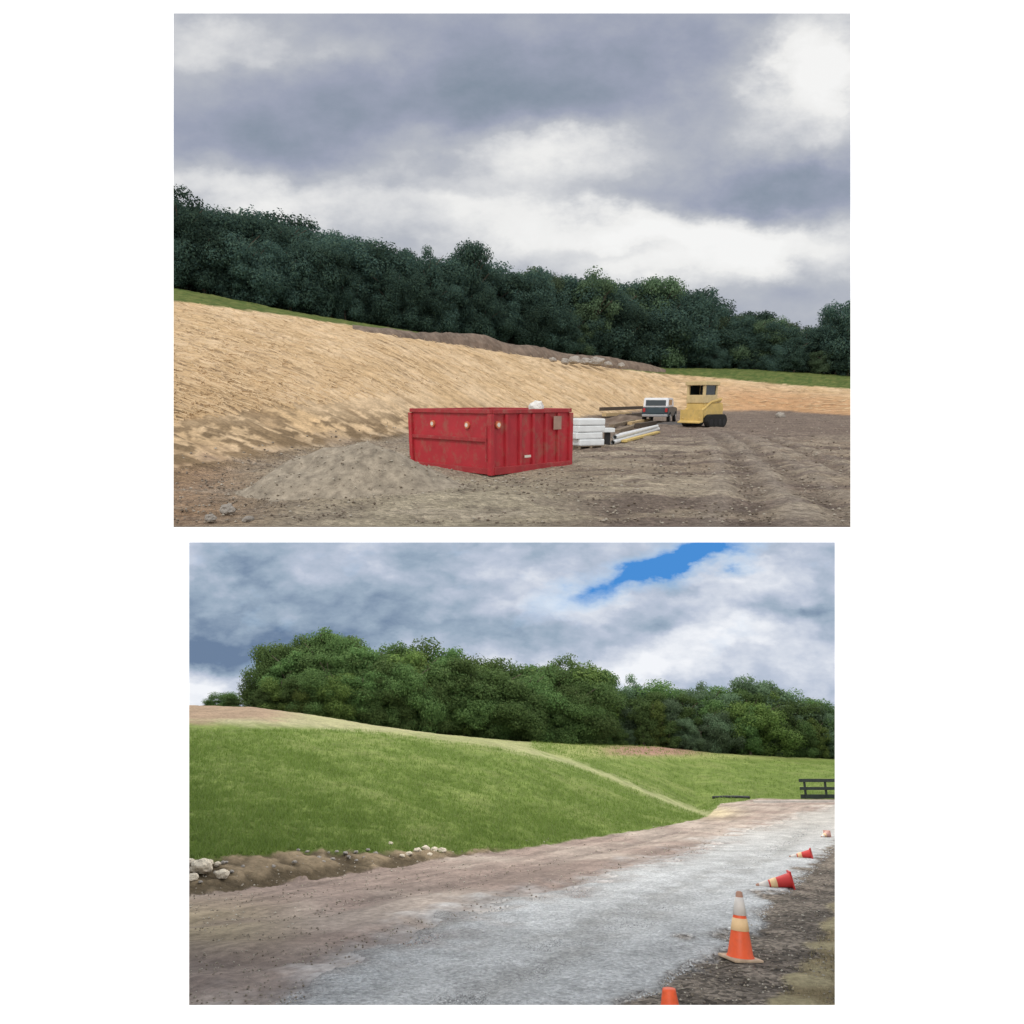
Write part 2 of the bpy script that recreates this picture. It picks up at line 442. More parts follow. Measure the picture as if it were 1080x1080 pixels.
# ---- park zones
g_left = pline('park', [(150, 1112), (280, 1062), (330, 1037), (400, 1002), (520, 957), (640, 926), (760, 886), (835, 862), (882, 850), (990, 845)])
g_right = pline('park', [(560, 1150), (655, 1062), (720, 1016), (800, 962), (840, 925), (880, 886), (905, 866), (1000, 846)])
d_left = pline('park', [(760, 1180), (820, 1062), (850, 1012), (882, 958), (930, 890), (1000, 848)])
grass_low = pline('park', [(100, 908), (199, 904), (330, 893), (400, 896), (470, 897), (540, 893), (600, 887), (680, 874), (745, 861), (790, 840), (990, 836)])
soil_top = pline('park', [(100, 742), (199, 744), (330, 750), (600, 782), (745, 787), (900, 790)])
ridge = [(500, 781), (540, 788), (600, 803), (650, 822), (700, 843), (745, 859)]
ridge_uv = pline('park', ridge)
track = [[tuple(hit('park', x, y)[:2]) for x, y in L] for L in (
    [(199, 1015), (330, 1010), (430, 985), (520, 952), (640, 918), (760, 880)], [(199, 975), (330, 962), (470, 935), (600, 905), (720, 876)],
    [(560, 1000), (680, 952), (790, 905), (860, 868)], [(480, 1062), (620, 1000), (760, 935), (850, 880)])]
def park_zones(U, D, X, Z, px, py, n1, n2):
    df, dc, zc, dt, zt = park_controls(U)
    road = D < df
    j = 7 * n2 + 4 * n1
    jn = j * np.clip(12 / D, .25, 1.6)
    k_gl = sstep((py - g_left(px) + jn * 2.4) / (52 * np.clip(11 / D, .2, 1.5)) + .5)          # inside gravel from its left edge
    k_gr = sstep((py - g_right(px) + jn * 3.2) / (26 * np.clip(9 / D, .2, 1.5)) + .5)          # past its right edge
    k_dry = sstep((py - d_left(px) + jn * 3) / 30 + .5)
    dirt = lerp(C(.25, .19, .16), C(.34, .28, .235), sstep(.5 + 1.1 * n1))
    dirt = lerp(dirt, C(.33, .27, .17), sstep((360 - px) / 140) * sstep(1 - np.abs(py - 975) / 45) * .8)
    dz = .025 * n2 + .02 * n1
    gravel = lerp(C(.53, .53, .52), C(.68, .68, .67), sstep(.55 + .5 * n1))
    gravel = lerp(gravel, C(.46, .42, .37), sstep((D - 15) / 20) * .75)
    for i, L in enumerate(track):
        r = seg_dist(X, D, L); w = .3 if i < 2 else .26
        k = np.exp(-(r / w) ** 2); e = np.exp(-((r - 2.2 * w) / (.9 * w)) ** 2)
        dz = dz - .03 * k + .018 * e
        dirt = lerp(dirt, C(.15, .115, .10), k * .6 * sstep(.7 + n2)); gravel = lerp(gravel, C(.36, .345, .32), k * .5 * sstep(.6 + n2))
    shoulder = lerp(C(.135, .112, .09), C(.235, .195, .155), sstep(.5 + 1.2 * n2))
    dry = lerp(C(.32, .25, .14), C(.44, .37, .22), sstep(.5 + 1.2 * n2))
    flat = lerp(lerp(lerp(dirt, gravel, k_gl), shoulder, k_gr), dry, k_dry)
    dz = np.where(k_gl * (1 - k_gr) > .5, dz * .7 + .02, dz)
    lawn = lerp(C(.105, .148, .03), C(.135, .178, .044), sstep(.5 + .9 * n1 + .5 * n2))
    lawn = lerp(lawn, C(.20, .21, .075), sstep((n1 - .12) * 2.2) * .2)
    # bare bank at the foot
    bank = sstep((py - grass_low(px) + 3 * n2) / 5) * sstep((590 - px) / 60)
    lawn = lerp(lawn, lerp(C(.10, .075, .045), C(.25, .19, .12), sstep(.5 + 2.2 * n2)), bank)
    # dry grass along the crest and down the ridge
    a = np.exp(-((py - ridge_uv(px)) / (3.4 + 2.5 * n2)) ** 2) * sstep((px - 490) / 90) * sstep((760 - px) / 15)
    lawn = lerp(lawn, C(.36, .35, .19), a * .62)
    b = sstep((772 + (px - 330) * .045 - py) / 9 + .3 * n2) * sstep((560 - px) / 120)
    lawn = lerp(lawn, C(.34, .31, .19), b * .8)
    cr = np.interp(px, [300, 330, 400, 460, 520, 560], [752, 757, 768, 776, 783, 791])
    b2 = sstep((9 - (py - cr) + 5 * n2) / 8) * sstep((px - 300) / 40) * sstep((600 - px) / 60)
    lawn = lerp(lawn, C(.30, .29, .15), b2 * .65)
    c = sstep((763 - py + 8 * n1) / 7) * sstep((335 - px) / 60)
    lawn = lerp(lawn, C(.26, .175, .125), c * .85)
    e = np.exp(-((px - 688) / 55) ** 4) * np.exp(-((py - 791.5) / 6) ** 4)
    lawn = lerp(lawn, C(.27, .16, .12), e)
    back = sstep((px - 560) / 40) * sstep((D - dc) / 4) * sstep((803 - py) / 6) * (1 - e)
    lawn = lerp(lawn, C(.28, .29, .11), back * .6)
    k_l = np.where(road, 0, 1.0) * sstep((D - df) / (.012 * D))
    tip = np.exp(-((px - 752) / 26) ** 2 - ((py - 857) / 6) ** 2)
    flat = lerp(flat, C(.50, .42, .25), tip * .7)
    alb = lerp(flat, lawn, k_l)
    dz = np.where(road, dz, .04 * n2 + .05 * n1 * sstep((D - df) / 4))
    dz = dz + .07 * bank * n2 * (~road)
    zone = np.where(~road, 3, np.where(k_dry > .5, 4, np.where(k_gr > .5, 0, np.where(k_gl > .5, 2, 1))))
    return zone, alb, dz, ['ground', 'dirt_road', 'gravel_road', 'lawn', 'dry_verge']
M_shoulder = ground_mat('shoulder_grit', 26, 2.5, (1, .05), speck=(38, (.34, .32, .30), .6), stones=[(22, .45, 1.7)])
M_road = ground_mat('packed_dirt', 9, 1.2, (.6, .04), streak=(radians(62), .25, 2.2, .3))
M_gravel = ground_mat('crushed_stone', 30, 1.6, (1, .05), streak=(radians(58), .3, 1.3, .08), speck=(40, (.24, .24, .24), .6), stones=[(26, .78, 1.18)])
M_lawn = ground_mat('lawn_turf', 7, 1.0, (1, .10))
M_dry = ground_mat('dry_turf', 16, 2, (1, .08))
terrain('park', us, np.geomspace(4.2, 300, 440), park_zones, [M_shoulder, M_road, M_gravel, M_lawn, M_dry])

# ---- sky vault over the park (a glowing shell of cloud, added as its only light)
INV = FR['park'].inverted()
prof = [(4.05, .942), (9.2, -.09), (16, -.9), (290, -2.5), (290, -215)]
bm = bmesh.new(); rows = []
for x in (-190, 190):
    rows.append([bm.verts.new(INV @ Vector((x, y, z))) for y, z in prof])
for k in range(len(prof) - 1): bm.faces.new((rows[0][k], rows[1][k], rows[1][k + 1], rows[0][k + 1]))
for r in rows:
    e = bm.verts.new(INV @ Vector((-190 if r is rows[0] else 190, 4.05, -215)))
    bm.faces.new(r + [e])
me = bpy.data.meshes.new('sky'); bm.to_mesh(me); bm.free()
m = bpy.data.materials.new('park_sky'); m.use_nodes = True; g = N(m.node_tree); g.n.clear()
out = g.add('ShaderNodeOutputMaterial'); em = g.add('ShaderNodeEmission'); g.l.new(em.outputs[0], out.inputs[0])
sub = g.add('ShaderNodeVectorMath', operation='SUBTRACT'); g.put(sub.inputs[0], g.add('ShaderNodeTexCoord').outputs['Object']); sub.inputs[1].default_value = (0, 0, H['park'])
nrm = g.add('ShaderNodeVectorMath', operation='NORMALIZE'); g.put(nrm.inputs[0], sub.outputs[0])
u, v, sp = direction_uv(g, nrm.outputs[0])
B_STOPS = [(0, (.15, .22, .34)), (.3, (.33, .42, .53)), (.55, (.50, .56, .68)), (1, (.90, .92, .96))]
cb = cloud_colour(g, u, v, 'park', .47,
    [(240, 684, 95, 15, -.55), (300, 640, 120, 45, -.28), (440, 655, 120, 26, -.14), (250, 595, 70, 16, -.12), (215, 722, 55, 18, .55),
     (650, 705, 110, 16, .5), (770, 668, 70, 22, .5), (850, 640, 45, 10, -.3), (700, 668, 40, 8, -.25), (590, 640, 40, 18, .35), (690, 640, 90, 12, .3), (800, 610, 40, 24, .25), (860, 690, 50, 30, .12), (560, 600, 90, 20, .1),
     (700, 650, 60, 10, -.12), (840, 640, 40, 12, -.12)],
    B_STOPS, .85, 6.5, 11.0, patch=([(672, 611, 84, 17, 1.1, .36), (748, 588, 48, 14, .8, .42)], s8(74, 142, 214)), puff=1.1)
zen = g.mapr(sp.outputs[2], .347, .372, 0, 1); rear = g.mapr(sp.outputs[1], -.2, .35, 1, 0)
cb = g.mix(g.math('MAXIMUM', rear, zen), cb, (2.6, 2.58, 2.52))  # overhead and rear part, out of view, glows brighter to light the park
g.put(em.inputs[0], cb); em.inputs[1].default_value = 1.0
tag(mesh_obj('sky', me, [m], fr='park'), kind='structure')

# ------------------------------------------------------------------ white page border around the two views, an added sheet with two openings
DW = 4.0
def wp(px, py, back=0):
    t = TH['site']; a = DW + back
    cx = (px - 540) / F * DW; cy = (PP - py) / F * DW
    return Vector((cx, a * cos(t) + cy * sin(t), H['site'] - a * sin(t) + cy * cos(t)))
bm = bmesh.new(); A_ = (183, 14, 897, 556); B_ = (199.5, 572, 880.5, 1060); TK = .03; e = TK * F / DW
for back in (0, TK):
    k = e * .9 if back else 0
    xs = [-420, 183 - k, 199.5 - k, 880.5 + k, 897 + k, 1500]; ys = [-190, 14 - k, 556 + k * .25, 572 - k * .25, 1060 + k, 1640]
    vg = [[bm.verts.new(wp(x, y, back)) for x in xs] for y in ys]
    for i in range(5):
        for j in range(5):
            if (i == 1 and 1 <= j <= 3) or (i == 3 and j == 2): continue
            q = [vg[i][j], vg[i][j + 1], vg[i + 1][j + 1], vg[i + 1][j]]
            bm.faces.new(q if back else q[::-1])
    if not back: v0 = vg
for (i0, i1, j0, j1) in ((1, 2, 1, 4), (3, 4, 2, 3), (0, 5, 0, 5)):
    loop = [(i0, j) for j in range(j0, j1 + 1)] + [(i, j1) for i in range(i0 + 1, i1 + 1)] + [(i1, j) for j in range(j1 - 1, j0 - 1, -1)] + [(i, j0) for i in range(i1 - 1, i0, -1)]
    for a, b in zip(loop, loop[1:] + loop[:1]):
        bm.faces.new((v0[a[0]][a[1]], v0[b[0]][b[1]], vg[b[0]][b[1]], vg[a[0]][a[1]]))
bmesh.ops.recalc_face_normals(bm, faces=bm.faces)
me = bpy.data.meshes.new('page_border'); bm.to_mesh(me); bm.free()
tag(mesh_obj('page_border', me, [plain('page_white', (.93, .93, .93), .9, var=.01, scale=.6, spec=.1)], fr='site'), kind='structure')

# ------------------------------------------------------------------ trees
def crown_mesh(seed, kind):
    r = random.Random(seed); V = []; Fc = []
    nc = {'round': 46, 'tall': 44, 'bush': 40, 'airy': 34}[kind]
    for c in range(nc):
        for _ in range(60):
            p = Vector((r.uniform(-1, 1), r.uniform(-1, 1), r.uniform(-1, 1)))
            if .3 < p.length < 1: break
        if kind == 'round': cen = Vector((p.x * .36, p.y * .36, .60 + p.z * .33)); cr = r.uniform(.09, .17)
        elif kind == 'tall': cen = Vector((p.x * .25 * (1.1 - .3 * p.z), p.y * .25, .56 + p.z * .38)); cr = r.uniform(.08, .14)
        elif kind == 'bush': cen = Vector((p.x * .46, p.y * .46, .45 + p.z * .44)); cr = r.uniform(.11, .2)
        else: cen = Vector((p.x * .33, p.y * .33, .62 + p.z * .32)); cr = r.uniform(.07, .13)
        if kind != 'airy' and c % 3 == 0: cen.z = r.uniform(.08, .45); cen.x *= 1.1; cen.y *= 1.1
        n = int((430 if kind != 'airy' else 300) * (cr / .13) ** 1.7)
        for k in range(n):
            dv = Vector((r.gauss(0, 1), r.gauss(0, 1), r.gauss(0, 1))).normalized()
            q = cen + Vector((dv.x, dv.y, dv.z * .75)) * cr * (r.random() ** .4) * r.uniform(.85, 1.2)
            if q.z < .005: q.z = r.uniform(.005, .08)
            nrm = (dv + Vector((r.gauss(0, .5), r.gauss(0, .5), r.gauss(.3, .5)))).normalized()
            a = nrm.orthogonal().normalized(); a = Matrix.Rotation(r.uniform(0, 6.28), 3, nrm) @ a; b = nrm.cross(a)
            s_ = r.uniform(.006, .014); i = len(V)
            V += [q - a * s_ * 1.3, q - b * s_ * .8, q + a * s_ * 1.3 + nrm * s_ * .3, q + b * s_ * .8]
            Fc.append((i, i + 1, i + 2, i + 3))
    me = bpy.data.meshes.new('crown'); me.from_pydata(V, [], Fc); me.update()
    return me
def trunk_mesh(seed):
    r = random.Random(seed); b = MB()
    p = [Vector((0, 0, -.03)), Vector((r.uniform(-.01, .01), 0, .2)), Vector((r.uniform(-.03, .03), r.uniform(-.02, .02), .5)), Vector((r.uniform(-.05, .05), 0, .82))]
    b.tube(p, [.026, .02, .014, .005], 8)
    for k in range(7):
        z = r.uniform(.25, .65); a = r.uniform(0, 6.28); L = r.uniform(.18, .3)
        s_ = Vector((0, 0, z)); e_ = s_ + Vector((cos(a) * L, sin(a) * L, L * .8))
        b.tube([s_, (s_ + e_) / 2 + Vector((0, 0, .02)), e_], [.009, .006, .003], 6)
    me = bpy.data.meshes.new('trunk'); b.b.to_mesh(me); b.b.free(); return me
KINDS = ['round', 'tall', 'bush', 'airy']
M_bark = plain('bark', (.10, .08, .06), .9, var=.3, scale=8)
M_leafA = leafy('dark_foliage', (.050, .092, .080), (.072, .125, .095), (.10, .155, .105), thin=.45)
M_leafB = leafy('green_foliage', (.07, .118, .040), (.095, .152, .05), (.13, .19, .066), thin=.45)
M_leafC = leafy('grey_green_foliage', (.085, .13, .075), (.115, .17, .095), (.15, .21, .12), thin=.45)
M_leafD = leafy('yellow_green_foliage', (.085, .128, .035), (.12, .165, .045), (.155, .20, .06), thin=.45)
CR = {}
for k in KINDS:
    for i in range(3): CR[k, i] = (crown_mesh(hash_ := (KINDS.index(k) * 10 + i + 1), k), trunk_mesh(hash_))
CACHE = {}
def tree(fr, px, base_d, top_py, kind, leaf, label, group, name='tree', wid=1.0, rr=random):
    u, _ = ray(fr, px, 600); 
    # column to lateral position at that depth, on the slope
    x = u * base_d
    for _ in range(4):
        z = on(fr, x, base_d).z; qx, qy = proj(fr, x, base_d, z + 4); x += (px - qx) / F * base_d
    z = on(fr, x, base_d).z
    _, vt = ray(fr, px, top_py); h = H[fr] + vt * base_d - z
    if h < 1: return None
    i = rr.randrange(3); key = (kind, i, leaf.name)
    if key not in CACHE:
        cm = CR[kind, i][0].copy(); cm.materials.append(leaf); tm = CR[kind, i][1].copy(); tm.materials.append(M_bark); CACHE[key] = (cm, tm)
    cm, tm = CACHE[key]
    t = thing(name, label, 'tree' if name != 'bush' else 'bush', fr, (x, base_d, z - .35), rr.uniform(0, 6.28), group, scale=(h * wid, h * wid, h * .98))
    for nm, me in (('crown', cm), ('trunk', tm)):
        o = bpy.data.objects.new(nm, me); COL.objects.link(o); o.parent = t
    return t

rt = random.Random(21)
topA = pline('site', [(100, 180), (183, 192), (200, 200), (215, 208), (260, 207), (300, 215), (350, 231), (400, 244), (450, 262), (500, 262), (530, 275), (560, 277), (620, 279), (650, 292), (690, 285), (730, 296), (750, 318), (800, 325), (850, 336), (896, 320), (980, 310)])
def labA(px):
    if px < 183: return 'dark green woodland tree where the wood runs on past the straw slope', 'woodland trees beyond the high end of the slope'
    if px < 320: return 'dark green broadleaf tree behind the green strip at the top of the straw slope', 'dark trees behind the green strip'
    if px < 420: return 'dark green broadleaf tree standing behind the bare upper edge of the straw slope', 'dark trees above the straw slope'
    if px < 640: return 'dark green broadleaf tree standing behind the brown soil bank', 'dark trees behind the brown soil bank'
    if px < 760: return 'grey green broadleaf tree behind the far end of the soil bank, above the vehicles', 'trees above the parked vehicles'
    return 'lower dark green tree behind the green field, past the yellow machine', 'low trees behind the green field'
for rown, (dd, dh, step) in enumerate(((3, 26, 15), (7, 2, 17), (13, -3, 19))):
    px = 60 if rown else 66
    while px < 1030:
        u, _ = ray('site', px, 350); d = float(scd(u)) + 14 + dd + rt.uniform(-1.5, 1.5)
        tp = topA(px) + dh * rt.uniform(.5, 1.6) + rt.uniform(-2, 7)
        base = PP  # unused
        k = rt.choice(['round', 'round', 'bush', 'bush', 'tall'] if rown == 0 else ['round', 'round', 'tall', 'bush'])
        lab, gr = labA(px)
        tree('site', px, d, tp, k, M_leafA if rt.random() < .86 or px < 560 else M_leafC, lab, gr, wid=rt.uniform(.85, 1.2), rr=rt)
        px += step * rt.uniform(.75, 1.25)
for (px, tp, k, w, lf, lab) in (
    (190, 186, 'airy', .9, M_leafA, 'tallest dark tree at the high end of the wood, above the green strip'),
    (500, 243, 'round', .62, M_leafA, 'dark round topped tree rising above the wood behind the red dumpster'),
    (455, 247, 'tall', .55, M_leafA, 'pointed dark tree just beside the round topped tree in the wood'),
    (565, 272, 'airy', .6, M_leafA, 'thin topped tree standing at the dip in the wood behind the dumpster'),
    (625, 276, 'airy', .9, M_leafC, 'loose grey green tree with sky showing through its top'),
    (697, 282, 'round', .85, M_leafC, 'broad grey green tree, highest of those above the parked vehicles'),
    (740, 297, 'airy', .6, M_leafA, 'narrow tree at the step down in the wood above the yellow machine'),
    (890, 305, 'round', .8, M_leafA, 'tall dark tree at the low end of the wood beside the green field')):
    u, _ = ray('site', px, 350)
    tree('site', px, float(scd(u)) + 17, tp, k, lf, lab, None, wid=w, rr=rt)

topB = pline('park', [(268, 715), (276, 680), (290, 668), (330, 658), (350, 656), (385, 664), (430, 664), (480, 676), (530, 685), (560, 690), (600, 686), (630, 700), (655, 722), (680, 706), (720, 715), (760, 716), (800, 705), (840, 722), (880, 733), (980, 740)])
def labB(px):
    if px < 430: return 'dark green leafy tree in the dense stand on top of the grassy rise', 'trees in the dense stand on the rise'
    if px < 610: return 'green leafy tree in the stand behind the long crest of the lawn', 'trees behind the lawn crest'
    if px < 760: return 'green leafy tree behind the patch of bare reddish soil', 'trees behind the bare soil patch'
    if px < 881: return 'grey green leafy tree behind the upper lawn, above the dark fence', 'trees above the dark fence'
    return 'grey green leafy tree where the stand runs on past the dark fence', 'trees past the dark fence'
for rown, (dd, dh, step) in enumerate(((1.5, 34, 13), (4.5, 12, 14), (8, 0, 16))):
    px = 284 + rown * 4
    while px < 1010:
        u, _ = ray('park', px, 760); d = float(ptd(u)) + dd + rt.uniform(-1, 1)
        tp = topB(px) + dh * rt.uniform(.4, 1.5) + rt.uniform(-2, 6)
        k = rt.choice(['bush', 'bush', 'round', 'tall'] if rown == 0 else ['round', 'bush', 'tall'])
        q = rt.random()
        lf = M_leafB if px < 640 else (M_leafC if q < .55 else M_leafB)
        if q > .93: lf = M_leafD
        lab, gr = labB(px)
        tree('park', px, d, tp, k, lf, lab, gr, wid=rt.uniform(.8, 1.15), rr=rt)
        px += step * rt.uniform(.75, 1.25)
for (px, tp, k, w, lf, lab) in (
    (342, 653, 'round', .7, M_leafB, 'highest dark green tree of the dense stand on the rise'),
    (285, 672, 'bush', .62, M_leafB, 'dark tree closing the end of the dense stand, next to open sky'),
    (598, 681, 'airy', .8, M_leafB, 'open crowned tree rising above the middle of the stand'),
    (632, 690, 'airy', .6, M_leafB, 'thin tree with gaps in its crown just past the open crowned one'),
    (672, 702, 'tall', .6, M_leafC, 'pale green tree standing after the gap in the stand'),
    (738, 712, 'airy', .7, M_leafC, 'loose pale tree with sky between its twigs above the bare soil patch'),
    (798, 701, 'round', .7, M_leafC, 'broad grey green tree, highest above the upper lawn')):
    u, _ = ray('park', px, 760)
    tree('park', px, float(ptd(u)) + 6, tp, k, lf, lab, None, wid=w, rr=rt)
for (px, tp, w, lab) in ((241, 722, 1.5, 'small round bush alone on the skyline beside the dense stand'), (219, 734, 1.6, 'lowest little bush on the skyline above the bare soil'), (232, 732, 1.8, 'low shaggy bush filling the gap between the two skyline bushes'), (250, 730, 1.5, 'low bush at the foot of the round skyline bush, nearest the dense stand')):
    tree('park', px, 62, tp, 'bush', M_leafB, lab, None, name='bush', wid=w, rr=rt)

# ------------------------------------------------------------------ loose ground cover (nobody could count it)
def scatter(name, n, fr, uv_fn, blade, mat, parent=None):
    V = []; Fc = []
    r = random.Random(len(name) * 31)
    pts = uv_fn(r, n)
    for p in pts:
        blade(r, p, V, Fc)
    me = bpy.data.meshes.new(name); me.from_pydata(V, [], Fc); me.update()
    return tag(mesh_obj(name, me, [mat], fr=fr), kind='stuff')

def pick_ground(fr, test, umax=.62, d0=6, d1=60, power=1.0):
    def fn(r, n):
        out = []; tries = 0
        U = np.array([r.uniform(-umax, umax) for _ in range(n * 4)]); R = np.array([r.random() for _ in range(n * 4)])
        D = 1 / (1 / d0 + (1 / d1 - 1 / d0) * R ** power)
        Z = ZF[fr](U, D); px, py = proj(fr, U * D, D, Z); ok = test(U, D, px, py)
        for u_, d_, z_, k in zip(U, D, Z, ok):
            if k: out.append(Vector((u_ * d_, d_, z_)))
            if len(out) >= n: break
        return out
    return fn
def blade_grass(hmin, hmax, wd_):
    def f(r, p, V, Fc):
        k = sqrt(p.y / 14)
        for _ in range(4):
            a = r.uniform(0, 6.28); h = r.uniform(hmin, hmax) * k; w = wd_ * k * r.uniform(.6, 1.3)
            q = p + Vector((r.gauss(0, .05), r.gauss(0, .05), -.03)) * k; s_ = Vector((cos(a), sin(a), 0)) * w
            l = Vector((r.gauss(0, .5), r.gauss(0, .5), 1)).normalized() * h; i = len(V)
            V.extend([q - s_, q + s_, q + l]); Fc.append((i, i + 1, i + 2))
    return f
def straw_bit(r, p, V, Fc):
    k = p.y / 22
    a = FURROW + r.gauss(0, .5); L = r.uniform(.12, .42) * sqrt(k); w = r.uniform(.006, .014) * k
    s_ = Vector((cos(a), sin(a), 0)) * L; b = Vector((-sin(a), cos(a), 0)) * w
    q1 = on_fast(p.x - s_.x, p.y - s_.y); q2 = on_fast(p.x + s_.x, p.y + s_.y)
    up = Vector((0, 0, r.uniform(.05, .12))); i = len(V)
    V.extend([q1 - b + up, q1 + b + up, q2 + b + up * 1.3, q2 - b + up * .8]); Fc.append((i, i + 1, i + 2, i + 3))
_gx = np.linspace(-45, 60, 526); _gy = np.linspace(9, 110, 506)
_GX, _GY = np.meshgrid(_gx, _gy); _GZ = site_z(_GX / _GY, _GY)
def on_fast(x, y):
    i = min(max((y - 9) / .2, 0), 504.9); j = min(max((x + 45) / .2, 0), 524.9)
    i0, j0 = int(i), int(j); a, b = i - i0, j - j0
    z = (_GZ[i0, j0] * (1 - a) * (1 - b) + _GZ[i0 + 1, j0] * a * (1 - b) + _GZ[i0, j0 + 1] * (1 - a) * b + _GZ[i0 + 1, j0 + 1] * a * b)
    return Vector((x, y, float(z)))
def stone(rmin, rmax):
    def f(r, p, V, Fc):
        s_ = r.uniform(rmin, rmax) * (p.y / 9) ** .6; i = len(V)
        a = r.uniform(0, 6.28); c, s2 = cos(a), sin(a)
        for v in ((1, 0, 0), (-.8, .3, .1), (.1, .9, 0), (-.1, -1, .05), (.1, .1, .7), (-.2, 0, -.6)):
            x, y, z = (t * s_ * r.uniform(.75, 1.25) for t in v)
            V.append(p + Vector((x * c - y * s2, x * s2 + y * c, z + s_ * .2)))
        for t in ((0, 2, 4), (2, 1, 4), (1, 3, 4), (3, 0, 4), (2, 0, 5), (1, 2, 5), (3, 1, 5), (0, 3, 5)): Fc.append(tuple(i + q for q in t))
    return f
M_blade = leafy('grass_blades', (.13, .180, .038), (.165, .225, .052), (.21, .26, .085), thin=.45)
M_strawbits = leafy('loose_straw', (.50, .35, .20), (.60, .435, .265), (.67, .51, .33))
M_chip = leafy('gravel_chips', (.34, .34, .335), (.62, .62, .61), (.80, .80, .785))
M_clod = leafy('dirt_clods', (.14, .11, .085), (.27, .225, .18), (.42, .38, .32))
M_hay = leafy('dry_grass_blades', (.22, .18, .09), (.34, .29, .16), (.46, .41, .26))
scatter('lawn_grass', 30000, 'park', pick_ground('park', lambda U, D, px, py: (D > park_controls(U)[0] + .3) & (py < grass_low(px) + 2) & ~((py < 770) & (px < 520)) & ~((px < 560) & (py < np.interp(px, [300, 330, 400, 460, 520, 560], [752, 757, 768, 776, 783, 791]) + 5)) & ~((np.abs(py - ridge_uv(px)) < 3.5) & (px > 520) & (px < 750)), d0=12, d1=80), blade_grass(.06, .17, .013), M_blade)
scatter('dry_grass', 5000, 'park', pick_ground('park', lambda U, D, px, py: (py > d_left(px) - 4) & (D < 30), d0=5.5, d1=26), blade_grass(.03, .09, .007), M_hay)
scatter('gravel', 34000, 'park', pick_ground('park', lambda U, D, px, py: (py > g_left(px) + 2) & (py < g_right(px) + 12) & (D < park_controls(U)[0]), d0=5.2, d1=30), stone(.005, .015), M_chip)
scatter('grit', 6000, 'park', pick_ground('park', lambda U, D, px, py: ((py > g_right(px)) | (py < g_left(px) + 10)) & (D < park_controls(U)[0] + 1.2), d0=5.2, d1=30), stone(.006, .02), M_clod)
scatter('straw', 8000, 'site', pick_ground('site', lambda U, D, px, py: (D > site_controls(U)[0] * np.where(px < 520, 1.32, 1.03)) & (D < site_controls(U)[1]), d0=14, d1=100), straw_bit, M_strawbits)
scatter('dirt_clods', 4000, 'site', pick_ground('site', lambda U, D, px, py: D < site_controls(U)[0] * 1.12, d0=9.8, d1=60), stone(.010, .034), M_clod)

# ------------------------------------------------------------------ soil bank along the crest of the straw slope
M_soil = plain('loose_soil', (.17, .125, .095), .95, var=.4, scale=.9, bump=1, dirt=((.29, .24, .19), .7))
def ridge_mesh(fr, base, tops, depth, seed):
    """a long heap of tipped soil: foot points on the ground, height profile along it"""
    bm = bmesh.new(); n = 90; rows = []
    for i in range(n + 1):
        t = i / n; px = base[0][0] + (base[-1][0] - base[0][0]) * t
        p = hit(fr, px, np.interp(px, [b[0] for b in base], [b[1] for b in base]) + 2.2 * mn.noise(Vector((px * .03, 0, seed))))
        _, vt = ray(fr, px, np.interp(px, [b[0] for b in tops], [b[1] for b in tops]))
        row = []
        for k in range(11):
            s_ = k / 10; y = p.y + depth * s_; x = p.x * y / p.y
            g0 = on(fr, x, y).z - .15
            crest = max(H[fr] + vt * (p.y + depth * .5) - g0, .1)
            h = crest * (sin(pi * s_) ** .8) * (1 + .45 * mn.noise(Vector((x * .13, y * .13, seed)))) + .16 * mn.noise(Vector((x * .9, y * .9, seed))) * sin(pi * s_)
            row.append(bm.verts.new((x, y, g0 + max(h, 0))))
        rows.append(row)
    for a, b in zip(rows, rows[1:]):
        for k in range(10): bm.faces.new((a[k], b[k], b[k + 1], a[k + 1]))
    me = bpy.data.meshes.new('soil_bank'); bm.to_mesh(me); bm.free(); return me
sb = mesh_obj('soil_bank', ridge_mesh('site', [(372, 347), (420, 356), (480, 364), (570, 378), (640, 388), (702, 393)],
     [(372, 344), (400, 347), (450, 351), (500, 354), (540, 359), (570, 367), (600, 372), (640, 377), (680, 383), (702, 390)], 5, 2.0), [M_soil], fr='site')
tag(sb, 'long bank of brown tipped soil along the top edge of the straw slope', 'soil bank')

M_rock = plain('pale_limestone', (.62, .54, .42), .9, var=.3, scale=6, bump=.6)
M_rockg = plain('grey_rock', (.33, .30, .265), .9, var=.35, scale=6, bump=.6)
def rock_mesh(seed, flat=.6):
    b = bmesh.new(); bmesh.ops.create_icosphere(b, subdivisions=3, radius=1)
    for v in b.verts:
        n = v.co.normalized()
        k = 1 + .35 * mn.noise(n * 1.3 + Vector((seed * 3.1, 0, 0))) + .14 * mn.noise(n * 3.5 + Vector((0, seed * 2.3, 0)))
        c = mn.cell(n * 1.8 + Vector((seed, seed, 0))); k += .06 * c
        v.co = Vector((n.x * k, n.y * k * .8, n.z * k * flat))
    me = bpy.data.meshes.new('rock'); b.to_mesh(me); b.free(); return me
RK = [rock_mesh(i + 1) for i in range(6)]
RKL = [m_.copy() for m_ in RK]; RKG = [m_.copy() for m_ in RK]
for m_ in RKL: m_.materials.append(M_rock)
for m_ in RKG: m_.materials.append(M_rockg)
def rock(fr, px, py, wpx, label, group, grey=False, z=0):
    p = hit(fr, px, py); s_ = wpx / 2 / F * p.y
    me = rt.choice(RKG if grey else RKL)
    o = bpy.data.objects.new('rock', me); COL.objects.link(o)
    o.matrix_world = FR[fr] @ Matrix.Translation(p + Vector((0, 0, s_ * .35 + z))) @ Matrix.Rotation(rt.uniform(0, 6.28), 4, 'Z') @ Matrix.Diagonal((s_, s_, s_, 1))
    return tag(o, label, 'rock', group)
